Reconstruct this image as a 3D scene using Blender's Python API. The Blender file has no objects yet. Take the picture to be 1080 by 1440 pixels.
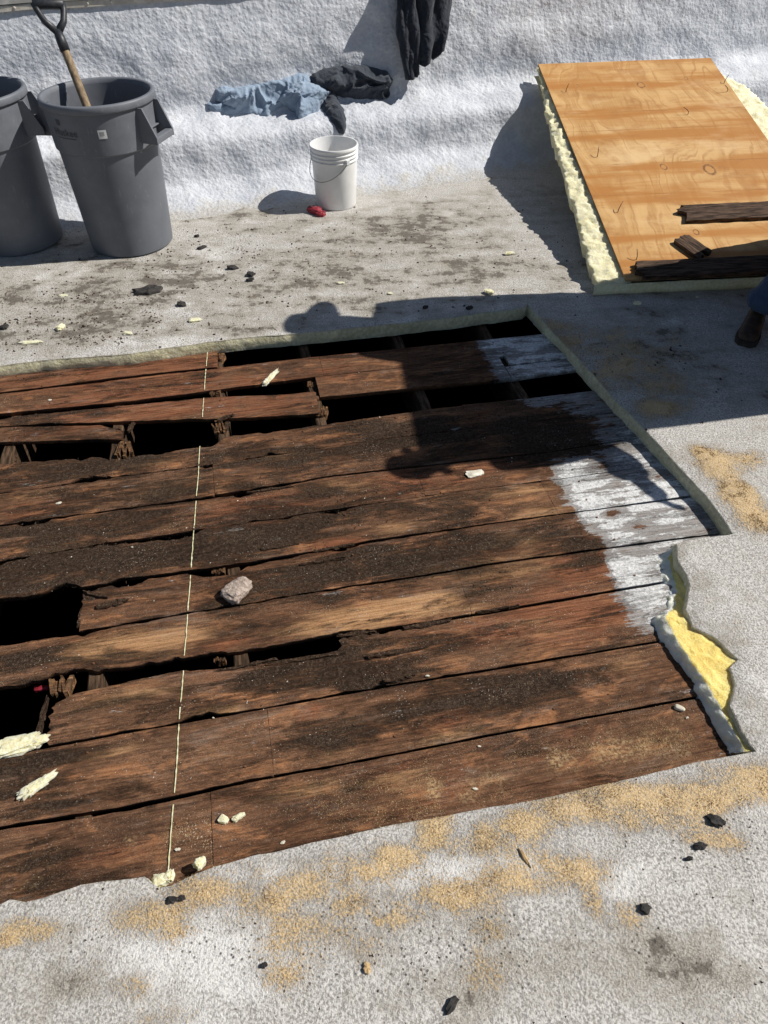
import bpy, bmesh, math, random
import numpy as np
from mathutils import Vector, Matrix, noise
from mathutils.geometry import delaunay_2d_cdt

# ------------------------------------------------------------------ camera, sky, sun, exposure
F_PX, PITCH, CAM_H = 1050.0, math.radians(43.5), 1.9
scene = bpy.context.scene
COL = scene.collection
cam_d = bpy.data.cameras.new('camera'); cam = bpy.data.objects.new('camera', cam_d); COL.objects.link(cam)
cam_d.sensor_fit = 'VERTICAL'; cam_d.sensor_height = 36.0; cam_d.lens = 36.0 * F_PX / 1440.0
cam_d.clip_start = 0.05; cam_d.clip_end = 500
cam.location = (0, 0, CAM_H); cam.rotation_euler = (math.radians(90) - PITCH, 0, 0)
scene.camera = cam

SHADOW = Vector((-1.0, -0.10, -1.02)).normalized()        # direction the sunlight travels
world = bpy.data.worlds.new('World'); scene.world = world; world.use_nodes = True
wn = world.node_tree.nodes; wl = world.node_tree.links
sky = wn.new('ShaderNodeTexSky'); sky.sky_type = 'NISHITA'; sky.sun_disc = False
sky.sun_elevation = math.asin(-SHADOW.z)
sky.sun_rotation = math.atan2(-SHADOW.x, -SHADOW.y)
sky.air_density = 1.0; sky.dust_density = 0.6
wl.new(sky.outputs[0], wn['Background'].inputs['Color']); wn['Background'].inputs['Strength'].default_value = 0.055
sun_d = bpy.data.lights.new('sun', 'SUN'); sun_d.energy = 5.0; sun_d.angle = math.radians(0.5); sun_d.color = (1.0, 0.955, 0.88)
sun = bpy.data.objects.new('sun', sun_d); COL.objects.link(sun)
sun.rotation_euler = SHADOW.to_track_quat('-Z', 'Y').to_euler(); sun.location = (6, 1, 7)
vs = scene.view_settings
vs.view_transform = 'Standard'; vs.look = 'None'; vs.exposure = 0.16; vs.gamma = 1.0; vs.use_curve_mapping = False
scene.cycles.max_bounces = 6

# ------------------------------------------------------------------ pixel -> place
CP, SP = math.cos(PITCH), math.sin(PITCH)
def ray(px, py):
    dx = (px - 540) / F_PX; up = (720 - py) / F_PX
    return Vector((dx, CP + up * SP, up * CP - SP))
def P(px, py, z=0.0):
    r = ray(px, py); t = (z - CAM_H) / r.z
    return Vector((r.x * t, r.y * t, z))
def at_depth(px, py, d):
    r = ray(px, py); return Vector((r.x * d, r.y * d, CAM_H + r.z * d))

# ------------------------------------------------------------------ object helpers
def link(o, parent=None):
    COL.objects.link(o)
    if parent is not None: o.parent = parent
    return o
def mesh_obj(name, verts, faces, mat, parent=None, smooth=True, attr=None):
    me = bpy.data.meshes.new(name)
    me.from_pydata([tuple(v) for v in verts], [], faces)
    if smooth: me.polygons.foreach_set('use_smooth', [True] * len(me.polygons))
    if mat is not None: me.materials.append(mat)
    if attr is not None:
        a = me.attributes.new('mask', 'FLOAT_COLOR', 'POINT')
        arr = np.ones((len(verts), 4), dtype=np.float32); arr[:, :3] = np.asarray(attr, dtype=np.float32)[:, :3]
        if np.asarray(attr).shape[1] > 3: arr[:, 3] = np.asarray(attr)[:, 3]
        a.data.foreach_set('color', arr.ravel())
    me.update()
    return link(bpy.data.objects.new(name, me), parent)
def bm_obj(name, bm, mat, parent=None, smooth=False, sharp=None):
    me = bpy.data.meshes.new(name)
    bmesh.ops.recalc_face_normals(bm, faces=bm.faces)
    if smooth:
        for f in bm.faces: f.smooth = True
        if sharp:
            for e in bm.edges:
                if len(e.link_faces) == 2 and e.calc_face_angle(0) > sharp: e.smooth = False
    bm.to_mesh(me); bm.free()
    if mat is not None: me.materials.append(mat)
    return link(bpy.data.objects.new(name, me), parent)
def empty(name, loc=(0, 0, 0), rz=0.0):
    o = bpy.data.objects.new(name, None); COL.objects.link(o); o.location = loc; o.rotation_euler = (0, 0, rz)
    o.empty_display_size = 0.1
    return o
def tag(o, label=None, cat=None, group=None, kind=None):
    if label: o['label'] = label
    if cat: o['category'] = cat
    if group: o['group'] = group
    if kind: o['kind'] = kind
    return o
def nz(x, y, z=0.0): return noise.noise(Vector((x, y, z)))
def fbm(x, y, z=0.0, oct=4):
    v = 0.0; a = 1.0
    for i in range(oct):
        v += a * noise.noise(Vector((x, y, z))); x *= 2.03; y *= 2.03; z = z * 2.03 + 7.1; a *= 0.5
    return v
def sstep(a, b, x):
    if a == b: return 1.0 if x > a else 0.0
    t = max(0.0, min(1.0, (x - a) / (b - a))); return t * t * (3 - 2 * t)
def in_poly(x, y, poly):
    c = False; n = len(poly); j = n - 1
    for i in range(n):
        xi, yi = poly[i][0], poly[i][1]; xj, yj = poly[j][0], poly[j][1]
        if (yi > y) != (yj > y) and x < (xj - xi) * (y - yi) / (yj - yi) + xi: c = not c
        j = i
    return c
def np_in_poly(pts, poly):
    x, y = pts[:, 0], pts[:, 1]; c = np.zeros(len(pts), bool); n = len(poly); j = n - 1
    for i in range(n):
        xi, yi = poly[i][0], poly[i][1]; xj, yj = poly[j][0], poly[j][1]
        if yi != yj:
            c ^= ((yi > y) != (yj > y)) & (x < (xj - xi) * (y - yi) / (yj - yi) + xi)
        j = i
    return c
def np_dist_poly(pts, poly):
    d = np.full(len(pts), 1e9); n = len(poly)
    for i in range(n):
        a = np.array(poly[i][:2]); b = np.array(poly[(i + 1) % n][:2]); ab = b - a
        t = np.clip(((pts - a) @ ab) / max(1e-12, ab @ ab), 0, 1)
        d = np.minimum(d, np.linalg.norm(pts - a - t[:, None] * ab, axis=1))
    return d
def resample(poly, step, closed=True):
    out = []; n = len(poly)
    for i in range(n if closed else n - 1):
        a = Vector(poly[i][:2]); b = Vector(poly[(i + 1) % n][:2]); k = max(1, int(round((b - a).length / step)))
        for j in range(k): out.append(a.lerp(b, j / k))
    if not closed: out.append(Vector(poly[-1][:2]))
    return out
def fill(outline, pts, hole=None):
    """constrained Delaunay fill of an outline (minus a hole) through given inner points"""
    vs_ = [Vector(p) for p in outline]; n = len(vs_); edges = [(i, (i + 1) % n) for i in range(n)]
    if hole is not None:
        m = len(vs_); vs_ += [Vector(p) for p in hole]; k = len(hole); edges += [(m + i, m + (i + 1) % k) for i in range(k)]
    vs_ += [Vector(p) for p in pts]
    v, e, f, *_ = delaunay_2d_cdt(vs_, edges, [], 0, 1e-6)
    vv = np.array([(p.x, p.y) for p in v]); ff = np.array([t for t in f if len(t) == 3])
    cen = vv[ff].mean(axis=1)
    keep = np_in_poly(cen, [tuple(p) for p in outline])
    if hole is not None: keep &= ~np_in_poly(cen, [tuple(p) for p in hole])
    ff = ff[keep]
    used = np.unique(ff); remap = -np.ones(len(vv), int); remap[used] = np.arange(len(used))
    vv = vv[used]; ff = remap[ff]
    a = vv[ff[:, 1]] - vv[ff[:, 0]]; b = vv[ff[:, 2]] - vv[ff[:, 0]]
    flip = (a[:, 0] * b[:, 1] - a[:, 1] * b[:, 0]) < 0
    ff[flip] = ff[flip][:, ::-1]
    return vv, [tuple(int(q) for q in t) for t in ff]
def box_bm(bm, x0, x1, y0, y1, z0, z1, bev=0.0, M=None):
    vs_ = [bm.verts.new(p) for p in ((x0,y0,z0),(x1,y0,z0),(x1,y1,z0),(x0,y1,z0),(x0,y0,z1),(x1,y0,z1),(x1,y1,z1),(x0,y1,z1))]
    fs = [bm.faces.new([vs_[i] for i in q]) for q in ((0,3,2,1),(4,5,6,7),(0,1,5,4),(1,2,6,5),(2,3,7,6),(3,0,4,7))]
    if M is not None:
        for v in vs_: v.co = M @ v.co
    if bev > 0:
        es = list({e for f in fs for e in f.edges})
        bmesh.ops.bevel(bm, geom=es, offset=bev, segments=2, profile=0.6, affect='EDGES')
def lathe(profile, seg=64, cap_bottom=False):
    """surface of revolution about z from a list of (r, z)"""
    verts = []; faces = []
    for (r, z) in profile:
        for k in range(seg):
            a = 2 * math.pi * k / seg; verts.append((r * math.cos(a), r * math.sin(a), z))
    for i in range(len(profile) - 1):
        for k in range(seg):
            k2 = (k + 1) % seg
            faces.append((i * seg + k, i * seg + k2, (i + 1) * seg + k2, (i + 1) * seg + k))
    if cap_bottom: faces.append(tuple(reversed(range(seg))))
    return verts, faces
def tube(path, radii, seg=10, caps=True):
    verts = []; faces = []; n = len(path); path = [Vector(p) for p in path]
    if not hasattr(radii, '__len__'): radii = [radii] * n
    up = Vector((0, 0, 1)); prev = None
    for i, p in enumerate(path):
        t = (path[min(i + 1, n - 1)] - path[max(i - 1, 0)]).normalized()
        if prev is None:
            a = t.orthogonal().normalized()
        else:
            a = (prev - t * prev.dot(t)).normalized()
        prev = a; b = t.cross(a)
        for k in range(seg):
            w = 2 * math.pi * k / seg; verts.append(p + (a * math.cos(w) + b * math.sin(w)) * radii[i])
    for i in range(n - 1):
        for k in range(seg):
            k2 = (k + 1) % seg; faces.append((i * seg + k, i * seg + k2, (i + 1) * seg + k2, (i + 1) * seg + k))
    if caps:
        faces.append(tuple(reversed(range(seg)))); faces.append(tuple(range((n - 1) * seg, n * seg)))
    return verts, faces
def merge(*parts):
    V = []; F = []
    for v, f in parts:
        o = len(V); V += [tuple(p) for p in v]; F += [tuple(i + o for i in q) for q in f]
    return V, F

# ------------------------------------------------------------------ node helper
class N:
    def __init__(s, name, rough=0.8, spec=0.3):
        s.m = bpy.data.materials.new(name); s.m.use_nodes = True; s.t = s.m.node_tree; s.n = s.t.nodes; s.l = s.t.links
        s.b = s.n['Principled BSDF']; s.b.inputs['Roughness'].default_value = rough
        s.b.inputs['Specular IOR Level'].default_value = spec
        s._co = None
    def inp(s, sock, v):
        if v is None: return
        if hasattr(v, 'is_output'): s.l.new(v, sock)
        else:
            if sock.type == 'RGBA' and len(v) == 3: v = (*v, 1)
            sock.default_value = v
    def co(s, scale=(1, 1, 1), loc=(0, 0, 0), rot=(0, 0, 0)):
        if s._co is None: s._co = s.n.new('ShaderNodeTexCoord').outputs['Object']
        mp = s.n.new('ShaderNodeMapping'); s.l.new(s._co, mp.inputs[0])
        mp.inputs['Scale'].default_value = scale; mp.inputs['Location'].default_value = loc; mp.inputs['Rotation'].default_value = rot
        return mp.outputs[0]
    def noise(s, scale, detail=4, rough=0.55, vec=None, dist=0.0, color=False):
        t = s.n.new('ShaderNodeTexNoise'); s.l.new(vec if vec is not None else s.co(), t.inputs['Vector'])
        t.inputs['Scale'].default_value = scale; t.inputs['Detail'].default_value = detail; t.inputs['Roughness'].default_value = rough; t.inputs['Distortion'].default_value = dist
        return t.outputs[1 if color else 0]
    def voro(s, scale, vec=None, feature='F1', out='Distance', rnd=1.0):
        t = s.n.new('ShaderNodeTexVoronoi'); t.feature = feature; s.l.new(vec if vec is not None else s.co(), t.inputs['Vector'])
        t.inputs['Scale'].default_value = scale; t.inputs['Randomness'].default_value = rnd
        return t.outputs[out]
    def wave(s, scale, dist, detail, dscale, vec, kind='BANDS', direction='X'):
        t = s.n.new('ShaderNodeTexWave'); t.wave_type = kind
        if kind == 'BANDS': t.bands_direction = direction
        else: t.rings_direction = direction
        s.l.new(vec, t.inputs['Vector'])
        t.inputs['Scale'].default_value = scale; t.inputs['Distortion'].default_value = dist; t.inputs['Detail'].default_value = detail; t.inputs['Detail Scale'].default_value = dscale
        return t.outputs['Fac']
    def math(s, op, a, b=None, c=None, clamp=False):
        t = s.n.new('ShaderNodeMath'); t.operation = op; t.use_clamp = clamp
        s.inp(t.inputs[0], a); s.inp(t.inputs[1], b)
        if c is not None: s.inp(t.inputs[2], c)
        return t.outputs[0]
    def ramp(s, x, lo, hi, a=0.0, b=1.0, smooth=True):
        t = s.n.new('ShaderNodeMapRange'); t.interpolation_type = 'SMOOTHSTEP' if smooth else 'LINEAR'; t.clamp = True
        s.inp(t.inputs['Value'], x); t.inputs['From Min'].default_value = lo; t.inputs['From Max'].default_value = hi
        t.inputs['To Min'].default_value = a; t.inputs['To Max'].default_value = b
        return t.outputs[0]
    def mix(s, f, a, b, mode='MIX'):
        t = s.n.new('ShaderNodeMix'); t.data_type = 'RGBA'; t.blend_type = mode; t.clamp_factor = True
        s.inp(t.inputs[0], f); s.inp(t.inputs[6], a); s.inp(t.inputs[7], b)
        return t.outputs[2]
    def attr(s, name='mask'):
        t = s.n.new('ShaderNodeAttribute'); t.attribute_name = name
        sp = s.n.new('ShaderNodeSeparateColor'); s.l.new(t.outputs['Color'], sp.inputs[0])
        return sp.outputs[0], sp.outputs[1], sp.outputs[2], t.outputs['Alpha']
    def bump(s, h, strength=0.5, dist=0.005, prev=None):
        t = s.n.new('ShaderNodeBump'); s.inp(t.inputs['Height'], h); t.inputs['Strength'].default_value = strength; t.inputs['Distance'].default_value = dist
        if prev is not None: s.l.new(prev, t.inputs['Normal'])
        return t.outputs[0]
    def done(s, color, normal=None, rough=None):
        s.inp(s.b.inputs['Base Color'], color)
        if normal is not None: s.l.new(normal, s.b.inputs['Normal'])
        if rough is not None: s.inp(s.b.inputs['Roughness'], rough)
        return s.m

# ------------------------------------------------------------------ materials
def mat_coating():
    n = N('elastomeric_coating', 0.75, 0.25)
    dirt, saw, clean, speck = n.attr()
    st = n.noise(150, 4, 0.62); st2 = n.noise(260, 3, 0.65); big = n.noise(1.7, 6, 0.6); mid = n.noise(9, 6, 0.65); streak = n.noise(3.0, 5, 0.6, n.co((1.0, 3.2, 1), rot=(0, 0, math.radians(-15))))
    patch = n.noise(3.4, 8, 0.72, n.co((1, 1, 1), (3, 8, 1)), 0.4)
    c = n.mix(n.ramp(st, 0.38, 0.60), (0.30, 0.282, 0.258), (0.60, 0.578, 0.545))          # grey pits, white stipple tops
    cw = n.ramp(n.math('ADD', n.math('MULTIPLY', clean, 0.8), n.math('MULTIPLY', n.math('SUBTRACT', patch, 0.5), 2.4)), 0.1, 0.55)
    c = n.mix(n.math('MULTIPLY', cw, 0.8), c, n.mix(n.ramp(st, 0.33, 0.52), (0.46, 0.445, 0.42), (0.74, 0.725, 0.70)))
    d = n.math('ADD', dirt, n.math('MULTIPLY', n.math('SUBTRACT', n.math('ADD', mid, n.math('ADD', big, streak)), 1.5), 2.6))
    dm = n.ramp(d, 0.0, 1.05)
    dcol = n.mix(n.ramp(st2, 0.35, 0.65), (0.19, 0.168, 0.138), (0.43, 0.395, 0.335))
    c = n.mix(n.math('MULTIPLY', dm, 0.82), c, dcol)
    c = n.mix(n.ramp(n.math('ADD', d, n.math('MULTIPLY', n.math('SUBTRACT', n.noise(28, 6, 0.75), 0.5), 2.2)), 0.9, 1.35, 0, 0.8), c, (0.095, 0.080, 0.064))
    # small scattered dark grit
    gv = n.voro(70, out='Distance'); gm = n.math('MULTIPLY', n.ramp(gv, 0.16, 0.26, 1, 0), n.ramp(n.math('ADD', n.noise(6, 5, 0.7), n.math('MULTIPLY', speck, 0.5)), 0.72, 0.86))
    c = n.mix(n.math('MULTIPLY', gm, 0.85), c, (0.045, 0.038, 0.032))
    smd = n.noise(6.5, 8, 0.68)
    sm = n.ramp(n.math('ADD', n.math('MULTIPLY', saw, 1.0), n.math('ADD', n.math('MULTIPLY', n.math('SUBTRACT', smd, 0.5), 1.9), n.math('MULTIPLY', n.math('SUBTRACT', n.noise(150, 4, 0.65), 0.5), 1.7))), 0.27, 0.80)
    sm = n.math('MULTIPLY', sm, n.ramp(n.noise(190, 3, 0.6), 0.3, 0.55, 0.5, 1.0))
    scol = n.mix(n.ramp(n.noise(240, 2, 0.5), 0.3, 0.7), (0.44, 0.30, 0.15), (0.68, 0.50, 0.27))
    c = n.mix(sm, c, scol)
    h = n.math('ADD', st, n.math('MULTIPLY', st2, 0.45))
    nb = n.bump(n.math('ADD', h, n.noise(55, 3, 0.6)), 0.75, 0.007)
    nb = n.bump(n.math('MULTIPLY', sm, n.math('ADD', n.noise(170, 3, 0.6), 0.25)), 0.45, 0.004, nb)
    return n.done(c, nb, n.ramp(st, 0.3, 0.7, 0.85, 0.6))
def mat_wallcoat():
    n = N('white_sprayed_coating', 0.6, 0.3)
    dirt, _, _, _ = n.attr()
    st = n.voro(46, n.co((1, 1, 1)), 'SMOOTH_F1'); fine = n.noise(95, 3, 0.6); mid = n.noise(7, 5, 0.6)
    c = n.mix(n.ramp(n.math('ADD', mid, n.math('MULTIPLY', st, 0.4)), 0.45, 0.95), (0.46, 0.482, 0.53), (0.60, 0.62, 0.66))
    d = n.ramp(n.math('ADD', dirt, n.math('MULTIPLY', n.math('SUBTRACT', mid, 0.5), 2.2)), 0.20, 0.95)
    c = n.mix(n.math('MULTIPLY', d, 0.75), c, n.mix(n.ramp(fine, 0.35, 0.6), (0.26, 0.235, 0.20), (0.46, 0.43, 0.375)))
    gv = n.voro(55); gm = n.math('MULTIPLY', n.ramp(gv, 0.10, 0.2, 1, 0), n.ramp(n.math('ADD', n.noise(5, 4, 0.7), n.math('MULTIPLY', dirt, 0.35)), 0.66, 0.8))
    streak = n.noise(5, 6, 0.7, n.co((1.6, 1.6, 0.35), (4, 1, 2)))
    c = n.mix(n.ramp(streak, 0.54, 0.75, 0, 0.30), c, (0.36, 0.35, 0.34))
    c = n.mix(gm, c, (0.05, 0.045, 0.04))
    nb = n.bump(n.math('ADD', n.math('MULTIPLY', st, -0.55), n.math('ADD', n.math('MULTIPLY', mid, 1.0), n.math('MULTIPLY', fine, 0.45))), 0.62, 0.016)
    return n.done(c, nb)
def mat_board():
    n = N('weathered_board_wood', 0.9, 0.06)
    rot, red, tan, paint = n.attr()
    saw_n = n.n.new('ShaderNodeAttribute'); saw_n.attribute_name = 'saw'; saw = saw_n.outputs['Fac']
    info = n.n.new('ShaderNodeObjectInfo'); rnd = info.outputs['Random']
    g = n.noise(22, 8, 0.68, n.co((0.32, 7.5, 6)), 0.25)                 # grain, long along x
    g2 = n.noise(7, 8, 0.72, n.co((0.42, 3.6, 3), (3, 1, 0)), 0.5)
    blot = n.noise(4.6, 8, 0.68, n.co((0.6, 1.7, 1), (7, 2, 0)), 0.7)
    tone = n.noise(3.2, 7, 0.7, n.co((0.55, 2.0, 1), (1, 6, 3)), 0.6)
    fine = n.noise(150, 4, 0.7, n.co((0.5, 1.3, 1)))
    crumb = n.noise(85, 5, 0.7)
    brown = n.mix(n.ramp(g, 0.22, 0.78), (0.058, 0.026, 0.014), (0.205, 0.098, 0.052))
    brown = n.mix(n.ramp(n.math('ADD', n.math('MULTIPLY', rnd, 0.25), tone), 0.40, 0.85), brown, n.mix(n.ramp(g, 0.3, 0.7), (0.105, 0.052, 0.029), (0.235, 0.128, 0.072)))
    brown = n.mix(n.ramp(tone, 0.30, 0.50, 0.8, 0.0), brown, (0.036, 0.022, 0.015))
    brown = n.mix(n.ramp(n.noise(48, 5, 0.75, n.co((0.6, 1.6, 1))), 0.40, 0.66, 0.55, 0.0), brown, (0.026, 0.016, 0.011))
    gl_ = n.noise(60, 5, 0.65, n.co((0.06, 6.5, 3), (4, 4, 0)), 0.15)
    brown = n.mix(n.ramp(gl_, 0.34, 0.5, 0.6, 0), brown, (0.030, 0.017, 0.010))
    redc = n.mix(n.ramp(g, 0.3, 0.7), (0.085, 0.030, 0.016), (0.27, 0.112, 0.056))
    tanc = n.mix(n.ramp(g, 0.3, 0.7), (0.27, 0.145, 0.066), (0.52, 0.31, 0.155))
    rm = n.ramp(n.math('ADD', red, n.math('MULTIPLY', n.math('SUBTRACT', blot, 0.49), 2.2)), 0.22, 0.68)
    c = n.mix(n.math('MULTIPLY', rm, 0.85), brown, redc)
    tm = n.ramp(n.math('ADD', n.math('MULTIPLY', tan, 1.1), n.math('MULTIPLY', n.math('SUBTRACT', g2, 0.52), 2.0)), 0.25, 0.80)
    c = n.mix(n.math('MULTIPLY', tm, 0.8), c, tanc)
    orp = n.noise(6.5, 8, 0.72, n.co((0.75, 2.2, 1), (11, 3, 5)), 0.6)
    c = n.mix(n.ramp(orp, 0.52, 0.66, 0, 0.8), c, n.mix(n.ramp(g, 0.25, 0.75), (0.15, 0.062, 0.028), (0.40, 0.20, 0.095)))
    grp = n.noise(5.0, 8, 0.74, n.co((0.6, 2.4, 1), (2, 13, 8)), 0.6)
    c = n.mix(n.ramp(grp, 0.54, 0.70, 0, 0.55), c, n.mix(n.ramp(g, 0.25, 0.75), (0.11, 0.082, 0.064), (0.30, 0.235, 0.185)))
    c = n.mix(n.ramp(n.math('FRACT', n.math('MULTIPLY', rnd, 7.3)), 0.0, 1.0, 0.16, 0.0, False), c, (0.050, 0.030, 0.021))
    dk = n.math('ADD', rot, n.math('ADD', n.math('MULTIPLY', n.math('SUBTRACT', blot, 0.49), 2.6), n.math('MULTIPLY', n.math('SUBTRACT', g2, 0.5), 2.4)))
    dm = n.ramp(dk, 0.16, 0.64)
    dcol = n.mix(n.ramp(crumb, 0.42, 0.75), (0.020, 0.014, 0.010), (0.088, 0.060, 0.042))
    c = n.mix(n.math('MULTIPLY', dm, 0.92), c, dcol)
    wd = n.ramp(n.noise(14, 6, 0.7, n.co((0.45, 2.2, 1), (1, 9, 0))), 0.62, 0.78)     # bleached, greyed streaks
    c = n.mix(n.math('MULTIPLY', wd, 0.28), c, (0.33, 0.26, 0.20))
    c = n.mix(1.0, c, (1.16, 1.12, 1.10), 'MULTIPLY')
    # old white coating left near the cut
    pn = n.math('ADD', n.math('MULTIPLY', n.noise(13, 8, 0.74, n.co((0.7, 1.5, 1), (2, 4, 0))), 0.6), n.math('MULTIPLY', n.noise(14, 7, 0.7, n.co((0.35, 3.6, 1), (5, 1, 0))), 0.4))
    pd = n.math('ADD', n.math('MULTIPLY', paint, 1.06), n.math('MULTIPLY', n.math('SUBTRACT', pn, 0.5), 2.9))
    greyp = n.ramp(pd, 0.30, 0.44)
    c = n.mix(n.math('MULTIPLY', greyp, 0.82), c, n.mix(n.ramp(g, 0.3, 0.7), (0.21, 0.20, 0.19), (0.43, 0.42, 0.41)))
    whitep = n.ramp(pd, 0.65, 0.80)
    c = n.mix(n.math('MULTIPLY', whitep, 0.9), c, n.mix(n.ramp(crumb, 0.35, 0.6), (0.48, 0.475, 0.465), (0.78, 0.785, 0.78)))
    sm = n.ramp(n.math('ADD', saw, n.math('MULTIPLY', n.math('SUBTRACT', n.noise(9, 7, 0.7), 0.5), 1.4)), 0.5, 0.95)
    sm = n.math('MULTIPLY', sm, n.ramp(n.noise(150, 2, 0.5), 0.42, 0.60, 0.1, 0.95))
    c = n.mix(sm, c, n.mix(n.ramp(crumb, 0.3, 0.7), (0.36, 0.23, 0.115), (0.60, 0.43, 0.23)))
    # pale dust specks
    sp = n.math('MULTIPLY', n.ramp(n.voro(110), 0.12, 0.22, 1, 0), n.ramp(n.noise(7, 5, 0.75, n.co((1, 1, 1), (5, 5, 5))), 0.50, 0.68))
    c = n.mix(n.math('MULTIPLY', sp, 0.8), c, (0.55, 0.49, 0.40))
    dust = n.math('MULTIPLY', n.ramp(n.noise(330, 3, 0.7), 0.54, 0.70), n.ramp(n.noise(5, 6, 0.7, n.co((0.8, 1.6, 1), (9, 1, 2))), 0.38, 0.62, 0.05, 0.6))
    c = n.mix(dust, c, (0.38, 0.295, 0.215))
    c = n.mix(n.ramp(n.noise(240, 3, 0.7, n.co((1, 1, 1), (3, 3, 3))), 0.36, 0.50, 0.35, 0), c, (0.022, 0.014, 0.010))
    crack = n.ramp(n.noise(10, 5, 0.6, n.co((0.7, 15, 3), (0, 3, 0)), 0.6), 0.485, 0.5, 0, 1)
    crack2 = n.ramp(n.noise(10, 5, 0.6, n.co((0.7, 15, 3), (0, 3, 0)), 0.6), 0.5, 0.515, 1, 0)
    ck = n.math('MULTIPLY', n.math('MULTIPLY', crack, crack2), n.ramp(blot, 0.45, 0.6))
    c = n.mix(n.math('MULTIPLY', ck, 0.85), c, (0.012, 0.009, 0.007))
    nb = n.bump(n.math('ADD', g, n.math('MULTIPLY', fine, 0.35)), 0.35, 0.003)
    nb = n.bump(n.math('MULTIPLY', crumb, n.math('ADD', dm, 0.08)), 0.9, 0.010, nb)
    nb = n.bump(n.math('MULTIPLY', whitep, n.math('ADD', 0.6, crumb)), 0.6, 0.004, nb)
    nb = n.bump(n.math('SUBTRACT', 1.0, ck), 0.6, 0.004, nb)
    return n.done(c, nb)
def mat_foam(name, a, b, sc=60, bd=0.012):
    n = N(name, 0.8, 0.2)
    x = n.noise(sc, 5, 0.65); y = n.noise(9, 4, 0.6)
    c = n.mix(n.ramp(n.math('ADD', n.math('MULTIPLY', x, 0.7), n.math('MULTIPLY', y, 0.5)), 0.4, 0.8), a, b)
    n.b.inputs['Subsurface Weight'].default_value = 0.55; n.b.inputs['Subsurface Radius'].default_value = (1.0, 0.85, 0.45); n.b.inputs['Subsurface Scale'].default_value = 0.03
    return n.done(c, n.bump(x, 0.8, bd))
def mat_simple(name, a, b, sc=30, rough=0.6, spec=0.4, bstr=0.2, bd=0.002, stretch=(1, 1, 1), detail=5):
    n = N(name, rough, spec); x = n.noise(sc, detail, 0.6, n.co(stretch))
    return n.done(n.mix(n.ramp(x, 0.35, 0.68), a, b), n.bump(x, bstr, bd))
def mat_plastic_grey():
    n = N('grey_bin_plastic', 0.5, 0.4)
    x = n.noise(4, 6, 0.65); sc = n.noise(55, 4, 0.7, n.co((1, 1, 0.25))); y = n.noise(260, 2)
    c = n.mix(n.ramp(x, 0.3, 0.75), (0.108, 0.117, 0.136), (0.150, 0.160, 0.182))
    c = n.mix(n.math('MULTIPLY', n.ramp(sc, 0.60, 0.72), 0.5), c, (0.25, 0.25, 0.255))
    c = n.mix(n.math('MULTIPLY', n.ramp(n.noise(11, 6, 0.7), 0.6, 0.8), 0.3), c, (0.19, 0.175, 0.15))
    return n.done(c, n.bump(y, 0.12, 0.001), n.ramp(x, 0.3, 0.7, 0.42, 0.6))
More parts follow.
